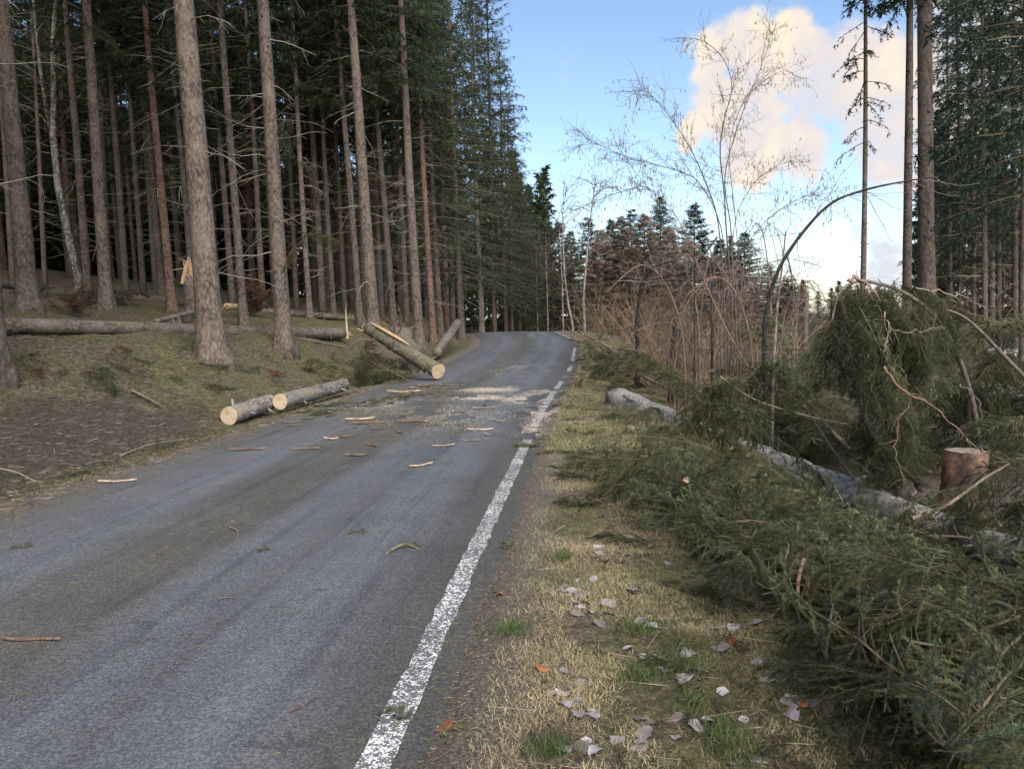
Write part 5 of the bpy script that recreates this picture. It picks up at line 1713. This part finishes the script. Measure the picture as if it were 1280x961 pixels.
PIECE = {('wood', i): bark_piece(i, 0.34, 0.042, 'splinter') for i in range(3)}
PIECE.update({('twig_red', i): bark_piece(10 + i, 0.36, 0.042, 'twig_red') for i in range(3)})
PIECE.update({('bark_dark', i): bark_piece(20 + i, 0.26, 0.05, 'bark_log') for i in range(3)})
NAMEP = {'wood': ('wood_splinter', 'pale wood splinter lying on the asphalt', 'splinter', 'pale splinters on the road'),
         'twig_red': ('bark_strip', 'reddish brown bark strip lying on the asphalt', 'bark', 'bark strips on the road'),
         'bark_dark': ('bark_scrap', 'dark scrap of bark lying on the asphalt', 'bark', 'dark bark scraps on the road')}


def road_bit(px, py, kind, i, ang, s, label=None):
    p = gp(px, py)
    nm, lab, cat, grp = NAMEP[kind]
    o = obj(nm, PIECE[(kind, i % 3)], loc=(p[0], p[1], float(hg(p[0], p[1])) + 0.004), rot=(0, 0, ang), scale=s)
    tag(o, label or lab, cat, None if label else grp)


road_bit(40, 802, 'twig_red', 0, 0.05, (0.85, 0.55, 0.8), 'long reddish stick of bark lying alone on the asphalt')
road_bit(147, 603, 'wood', 1, 0.3, 1.1, 'curled pale wood splinter lying alone near the muddy roadside')
road_bit(309, 563, 'twig_red', 1, 0.1, 1.3); road_bit(381, 562, 'twig_red', 2, 0.2, 1.0)
road_bit(450, 525, 'wood', 0, 0.5, 1.4); road_bit(458, 530, 'twig_red', 0, 0.0, 1.5); road_bit(430, 547, 'bark_dark', 0, 0.7, 1.2)
road_bit(505, 491, 'wood', 2, 0.1, 2.2); road_bit(362, 529, 'bark_dark', 1, 0.0, 1.2); road_bit(515, 528, 'twig_red', 1, 0.1, 1.4)
road_bit(535, 532, 'bark_dark', 2, 0.2, 1.3); road_bit(605, 511, 'wood', 1, 0.3, 1.3); road_bit(600, 538, 'wood', 0, 0.2, 1.1)
road_bit(527, 583, 'wood', 2, 0.8, 0.9); road_bit(555, 558, 'wood', 1, 0.5, 0.9); road_bit(445, 570, 'bark_dark', 0, 0.1, 1.0)
road_bit(625, 485, 'bark_dark', 1, 0.1, 1.5); road_bit(556, 490, 'bark_dark', 2, 0.0, 1.4); road_bit(590, 552, 'bark_dark', 0, 0.6, 0.9)
rng = np.random.default_rng(101)
for i in range(84):
    x, y = in_poly([(330, 528), (440, 508), (540, 478), (600, 478), (640, 480), (700, 490), (640, 540), (540, 560), (430, 560)], 1, rng)[0]
    if i > 34: x, y = in_poly([(380, 520), (440, 506), (545, 478), (580, 482), (530, 495), (450, 512)], 1, rng)[0]
    k = ['wood', 'twig_red', 'bark_dark', 'twig_red', 'bark_dark', 'bark_dark'][i % 6]
    road_bit(x, y, k, i, rng.uniform(-1.4, 1.6), (float(rng.uniform(0.4, 1.3) * (1.3 if i > 34 else 0.7)), float(rng.uniform(0.5, 1.1)), 1.0))

# green sprigs on the asphalt
rng = np.random.default_rng(143)
for i, (x, y) in enumerate(in_poly([(330, 532), (400, 512), (470, 498), (560, 478), (600, 476), (560, 488), (480, 508), (400, 526)], 34, rng)):
    p = gp(x, y)
    o = bough(None, (LAY + OLIVE)[i % 6], [p[0], p[1], float(hg(p[0], p[1])) + 0.03], rng.uniform(-3.1, 3.1), 0.0, rng.normal() * 0.2, float(rng.uniform(0.3, 0.6)), name='spruce_spray')
    tag(o, 'trodden spruce spray lying on the road edge by the logs', 'twig', 'sprays by the cut logs')
SPRIG = make_bough(700, 0.22, 0.1, 0.05, 0.6, 0.1, 6, dens=420)
for i, (px, py, h, s) in enumerate([(432, 669, 0.3, 1.0), (320, 692, 1.0, 0.7), (500, 686, 0.4, 0.9), (8, 688, 0.5, 1.0), (165, 545 + 38, 0.4, 1.0), (628, 690, 1.2, 1.2), (515, 905, 2.4, 1.0), (545, 925, 0.4, 1.0)]):
    p = gp(px, py)
    o = bough(None, SPRIG, [p[0], p[1], float(hg(p[0], p[1])) + 0.02], h, 0, 0, s, name='spruce_sprig')
    tag(o, 'small green spruce sprig lying on the road', 'twig', 'sprigs on the road')
stick('crooked_stick', [gp(286, 658, 0.01), gp(297, 664, 0.02), gp(296, 676, 0.01)], 0.008, 'twig_pale', 'short bent grey stick lying in the middle of the road')
stick('crooked_stick', [gp(482, 692, 0.01), gp(505, 680, 0.03), gp(524, 686, 0.01)], 0.010, 'bark_moss', 'mossy crooked stick lying near the white line')
stick('crooked_stick', [gp(362, 889, 0.01), gp(380, 880, 0.02), gp(396, 872, 0.01)], 0.004, 'twig_red', 'thin orange twig lying near the white line')
stick('crooked_stick', [gp(274, 748, 0.01), gp(284, 746, 0.01), gp(295, 747, 0.01)], 0.004, 'twig_pale', 'tiny pale twig lying on the asphalt')
stick('broken_branch', [gp(165, 488, 0.05), gp(185, 498, 0.06), gp(203, 508, 0.05)], 0.028, 'twig_pale', 'pale broken stick lying on the mossy bank')
stick('broken_branch', [gp(-5, 585, 0.1), gp(20, 590, 0.12), gp(45, 602, 0.05)], 0.012, 'twig_pale', 'thin pale stick at the muddy roadside by the border')
stick('broken_branch', [gp(150, 570, 0.03), gp(190, 555, 0.06), gp(240, 548, 0.04)], 0.014, 'twig_pale', 'long thin stick lying at the foot of the muddy bank')

# ------------------------------------------------------------------ leaves on the verge
def leaf_mesh(seed, tint):
    rng = np.random.default_rng(seed); n, k = 7, 5; V = []
    for i in range(n):
        t = i / (n - 1); w = 0.040 * math.sin(math.pi * (0.08 + 0.9 * t) ** 0.8) + 0.002
        for j in range(k):
            u = 2 * j / (k - 1) - 1
            V.append([(t - 0.5) * 0.085 + rng.normal() * 0.003, u * w * rng.uniform(0.7, 1.15), 0.007 * u * u * math.sin(seed + t * 3) + 0.006 * math.sin(t * 4 + seed) + rng.normal() * 0.0015 + 0.012])
    q = [[i * k + j, i * k + j + 1, (i + 1) * k + j + 1, (i + 1) * k + j] for i in range(n - 1) for j in range(k - 1)]
    g = G(); g.add(V, None, q, 0, tint)
    m = g.mesh('leaf', M['leaf'])
    return m


LEAF = [leaf_mesh(i, t) for i, t in enumerate([(0.30, 0.28, 0.285), (0.24, 0.215, 0.21), (0.18, 0.145, 0.13), (0.35, 0.335, 0.34)])]
BRLEAF = leaf_mesh(9, (0.24, 0.095, 0.04))
rng = np.random.default_rng(111)
spots = []
for (cx, cy, sx, sy, n) in [(725, 735, 18, 10, 9), (760, 745, 25, 10, 9), (745, 770, 12, 8, 4), (715, 860, 14, 12, 7), (725, 888, 22, 10, 8), (740, 935, 25, 10, 6), (805, 893, 8, 5, 2), (800, 940, 8, 8, 2),
                            (735, 690, 15, 8, 6), (890, 790, 25, 12, 5), (1015, 805, 8, 5, 2), (845, 825, 14, 12, 4), (800, 800, 30, 15, 4), (900, 900, 25, 20, 5), (970, 900, 30, 20, 4), (930, 950, 20, 10, 3), (840, 910, 20, 15, 3), (830, 700, 30, 15, 4), (905, 850, 30, 20, 3)]:
    for _ in range(n):
        spots.append((cx + rng.normal() * sx, min(958, cy + rng.normal() * sy)))
for i, (px, py) in enumerate(spots):
    p = gp(px, py)
    o = obj('dry_leaf', LEAF[rng.integers(0, 4)], loc=(p[0], p[1], float(hg(p[0], p[1])) - 0.002), rot=(rng.normal() * 0.15, rng.normal() * 0.15, rng.uniform(0, 6.28)), scale=float(rng.uniform(0.55, 1.0)))
    tag(o, 'pale grey dry leaf lying on the grass verge', 'leaf', 'pale leaves on the verge')
for i, (px, py) in enumerate([(678, 841), (624, 745), (722, 641), (555, 915), (915, 805), (1000, 885)]):
    p = gp(px, py)
    o = obj('brown_leaf', BRLEAF, loc=(p[0], p[1], float(hg(p[0], p[1])) + 0.014), rot=(0.1, 0.2, i * 1.3), scale=0.8)
    tag(o, 'curled orange-brown leaf lying on the grass verge', 'leaf', 'brown leaves on the verge')

# ------------------------------------------------------------------ grass and litter
def grass(name, label, pts, h, w, cols, rng, lean=0.9):
    n = len(pts)
    x, y = pts[:, 0], pts[:, 1]; z = hterr(x, y) - 0.004
    p = np.stack([x, y, z], -1)
    a = rng.random(n) * 6.283; s = np.stack([np.cos(a), np.sin(a), 0 * a], -1)
    hh = h * rng.uniform(0.5, 1.4, n)[:, None]
    ld = rng.normal(size=(n, 3)) * lean; ld[:, 2] = 1; ld /= np.linalg.norm(ld, axis=1, keepdims=True)
    mid = p + ld * hh * 0.55
    bd = rng.normal(size=(n, 3)) * 0.5; bd[:, 2] = -0.15
    tip = mid + (ld + bd) * hh * 0.5
    tip[:, 2] = np.maximum(tip[:, 2], z + 0.004)
    ww = w * rng.uniform(0.6, 1.3, n)[:, None]
    v = np.stack([p - s * ww, p + s * ww, mid + s * ww * 0.8, mid - s * ww * 0.8, tip], 1).reshape(-1, 3)
    o = np.arange(n)[:, None] * 5
    g = G()
    c = cols * rng.uniform(0.7, 1.3, (n, 1))
    g.add(v, o + np.array([[3, 2, 4]]), o + np.array([[0, 1, 2, 3]]), 0, np.repeat(c, 5, 0))
    ob = obj(name, g.mesh(name, M['grass'], smooth=False))
    tag(ob, label, 'grass', kind='stuff')


rng = np.random.default_rng(121)
STRAW, GREEN, DULL = np.array([0.40, 0.325, 0.19]), np.array([0.13, 0.165, 0.06]), np.array([0.24, 0.21, 0.11])


def verge_grass():
    n = 600000
    y = 1.3 + 22 * rng.random(n) ** 2.0
    x = road_r(y) + 0.10 + rng.random(n) ** 1.1 * 2.9
    k = fbm(x * 2.6, y * 2.6, 4); keep = (k + rng.normal(size=n) * 0.06 > 0.41) & (rng.random(n) < 1.15 - 0.33 * (x - road_r(y)))
    keep &= rng.random(n) < sstep(0.05, 0.5, x - road_r(y)) + 0.08
    x, y = x[keep], y[keep]
    f = np.clip((fbm(x * 1.7 + 50, y * 1.7, 3) - 0.46) * 6 + (x - road_r(y) - 1.1) * 0.35, 0, 1)[:, None]
    t = rng.random((len(x), 1))
    c = STRAW * (1 - f) + np.where(t < 0.55, GREEN, DULL) * f
    sc = np.clip(y / 5, 0.7, 2.6)[:, None] * 0 + 1
    grass('verge_grass', 'short straw and green grass on the roadside verge', np.stack([x, y], -1), 0.036, 0.0013, c, rng)
    # bright tufts
    P, C = [], []
    for (px, py) in [(800, 790), (860, 810), (845, 835), (910, 920), (800, 850), (690, 940), (870, 880), (920, 945), (700, 700), (640, 790)]:
        q = gp(px, py)
        m = 240
        P.append(q[None, :2] + rng.normal(size=(m, 2)) * 0.05); C.append(np.tile([0.085, 0.12, 0.038], (m, 1)))
    grass('grass_tufts', 'bright green grass tufts on the verge', np.vstack(P), 0.065, 0.0018, np.vstack(C), rng, 0.5)


def bank_grass():
    n = 90000
    y = 5 + 30 * rng.random(n) ** 1.4
    x = road_l(y) - 0.2 - rng.random(n) ** 1.2 * 9
    k = fbm(x * 1.3 + 3, y * 1.3, 4); keep = k > 0.5
    keep &= ~((road_l(y) - x > 0.8) & (road_l(y) - x < 3.2) & (y < 12) & (rng.random(n) < 0.9))
    x, y = x[keep], y[keep]
    t = rng.random((len(x), 1))
    c = np.where(t < 0.5, np.array([0.105, 0.10, 0.035]), np.where(t < 0.8, np.array([0.18, 0.14, 0.075]), np.array([0.07, 0.085, 0.03])))
    grass('bank_moss', 'low moss and dead grass on the sloping bank', np.stack([x, y], -1), 0.06, 0.005, c, rng, 1.2)


def litter():
    """needles, twiglets and crumbs strewn over road edge, verge and bank: far past counting"""
    g = G()
    def strew(x, y, L, r, cols):
        n = len(x)
        z = hg(x, y) + r * 1.2
        a = rng.random(n) * 6.283; d = np.stack([np.cos(a), np.sin(a), rng.normal(size=n) * 0.12], -1)
        s = np.stack([-np.sin(a), np.cos(a), 0 * a], -1)
        L = L[:, None]; r = r[:, None]
        p = np.stack([x, y, z], -1)
        up = np.array([0, 0, 1.0])
        v = np.stack([p - d * L - s * r, p - d * L + s * r, p - d * L + up * r * 1.6, p + d * L - s * r, p + d * L + s * r, p + d * L + up * r * 1.6], 1)
        o = np.arange(n)[:, None, None] * 6
        q = np.array([[0, 1, 4, 3], [1, 2, 5, 4], [2, 0, 3, 5]])[None] + o
        g.add(v.reshape(-1, 3), None, q.reshape(-1, 4), 0, np.repeat(cols, 6, 0))
    def colr(n, kind):
        base = {'twig': np.array([[0.12, 0.085, 0.06], [0.2, 0.15, 0.1], [0.07, 0.05, 0.04], [0.26, 0.22, 0.17]]), 'needle': np.array([[0.07, 0.085, 0.03], [0.11, 0.10, 0.045], [0.16, 0.11, 0.06]]),
                'chip': np.array([[0.50, 0.43, 0.35], [0.42, 0.33, 0.24], [0.54, 0.49, 0.42], [0.26, 0.19, 0.13], [0.46, 0.41, 0.35]])}[kind]
        return base[rng.integers(0, len(base), n)] * rng.uniform(0.7, 1.25, (n, 1))
    # verge
    n = 60000; y = 1.3 + 18 * rng.random(n) ** 1.9; x = road_r(y) - 0.05 + rng.random(n) ** 1.3 * 3.4
    strew(x, y, rng.uniform(0.003, 0.014, n), rng.uniform(0.0005, 0.0016, n), colr(n, 'twig') * rng.choice([0.45, 0.75, 1.1], (n, 1)))
    n = 1500; y = 1.5 + 16 * rng.random(n) ** 1.6; x = road_r(y) + 0.2 + rng.random(n) * 3.4
    strew(x, y, rng.uniform(0.04, 0.14, n), rng.uniform(0.0012, 0.003, n), colr(n, 'twig'))
    # bank
    n = 34000; y = 5 + 24 * rng.random(n) ** 1.4; x = road_l(y) - rng.random(n) * 9
    k = ~((road_l(y) - x > 0.7) & (road_l(y) - x < 3.4) & (y < 12.5) & (rng.random(n) < 0.35)); x, y = x[k], y[k]; n = len(x)
    strew(x, y, rng.uniform(0.015, 0.09, n) * np.where(rng.random(n) < 0.08, 2, 1), rng.uniform(0.0012, 0.0035, n), colr(n, 'twig') * 0.8)
    # along the asphalt edges and down the middle of the road
    n = 9000; y = 1.5 + 26 * rng.random(n) ** 1.5; u = rng.random(n)
    x = np.where(u < 0.35, road_l(y) + np.abs(rng.normal(size=n)) * 0.25, np.where(u < 0.6, road_r(y) - np.abs(rng.normal(size=n)) * 0.22, -3.0 + rng.normal(size=n) * 0.55 + bend(y)))
    strew(x, y, rng.uniform(0.004, 0.022, n), rng.uniform(0.0008, 0.002, n), colr(n, 'needle'))
    # chips where the trunk was sawn
    for (px, py, sx, sy, n, kd) in [(610, 487, 30, 3, 2600, 'chip'), (600, 497, 26, 2.5, 2000, 'chip'), (655, 500, 24, 4, 1600, 'chip'), (680, 492, 22, 5, 2600, 'chip'), (675, 515, 20, 8, 1600, 'chip'), (560, 520, 70, 14, 1800, 'chip'),
                                    (470, 503, 60, 7, 2200, 'chip'), (440, 515, 70, 8, 3000, 'needle'), (520, 490, 30, 5, 2200, 'needle'), (640, 460, 30, 12, 1500, 'chip'), (665, 540, 14, 14, 900, 'chip'), (520, 530, 70, 18, 2000, 'needle')]:
        c = gp(px, py); ex = gp(px + sx, py); ey = gp(px, py + sy)
        d1, d2 = ex - c, ey - c
        n = int(n * (3.0 if kd == 'chip' else 1))
        u1, u2 = rng.normal(size=(2, n)) * 0.7
        x = c[0] + d1[0] * u1 + d2[0] * u2; y = c[1] + d1[1] * u1 + d2[1] * u2
        k = (fbm(x * 3, y * 1.4, 3) > 0.44)
        x, y = x[k], y[k]; n = len(x)
        big = kd == 'needle'
        strew(x, y, rng.uniform(0.0015, 0.0045, n) * np.where(rng.random(n) < 0.06, 3, 1) * (7.0 if big else 1.0), rng.uniform(0.001, 0.003, n) * (0.7 if big else 1.0), colr(n, kd))
    o = obj('debris', g.mesh('debris', M['litter'], smooth=False))
    tag(o, 'needles, twiglets and wood chips strewn over road and verges', 'debris', kind='stuff')


def far_verge_grass():
    n = 60000
    y = 9 + 30 * rng.random(n) ** 1.3
    x = road_r(y) + 0.08 + rng.random(n) ** 1.2 * 2.6
    k = fbm(x * 1.5, y * 1.5, 4) > 0.42
    x, y = x[k], y[k]
    t = rng.random((len(x), 1))
    c = np.where(t < 0.5, STRAW * 0.75, np.where(t < 0.8, GREEN, DULL))
    grass('verge_tussocks', 'longer pale grass along the farther verge', np.stack([x, y], -1), 0.09, 0.004, c, rng, 0.9)


verge_grass()
far_verge_grass()
bank_grass()
litter()
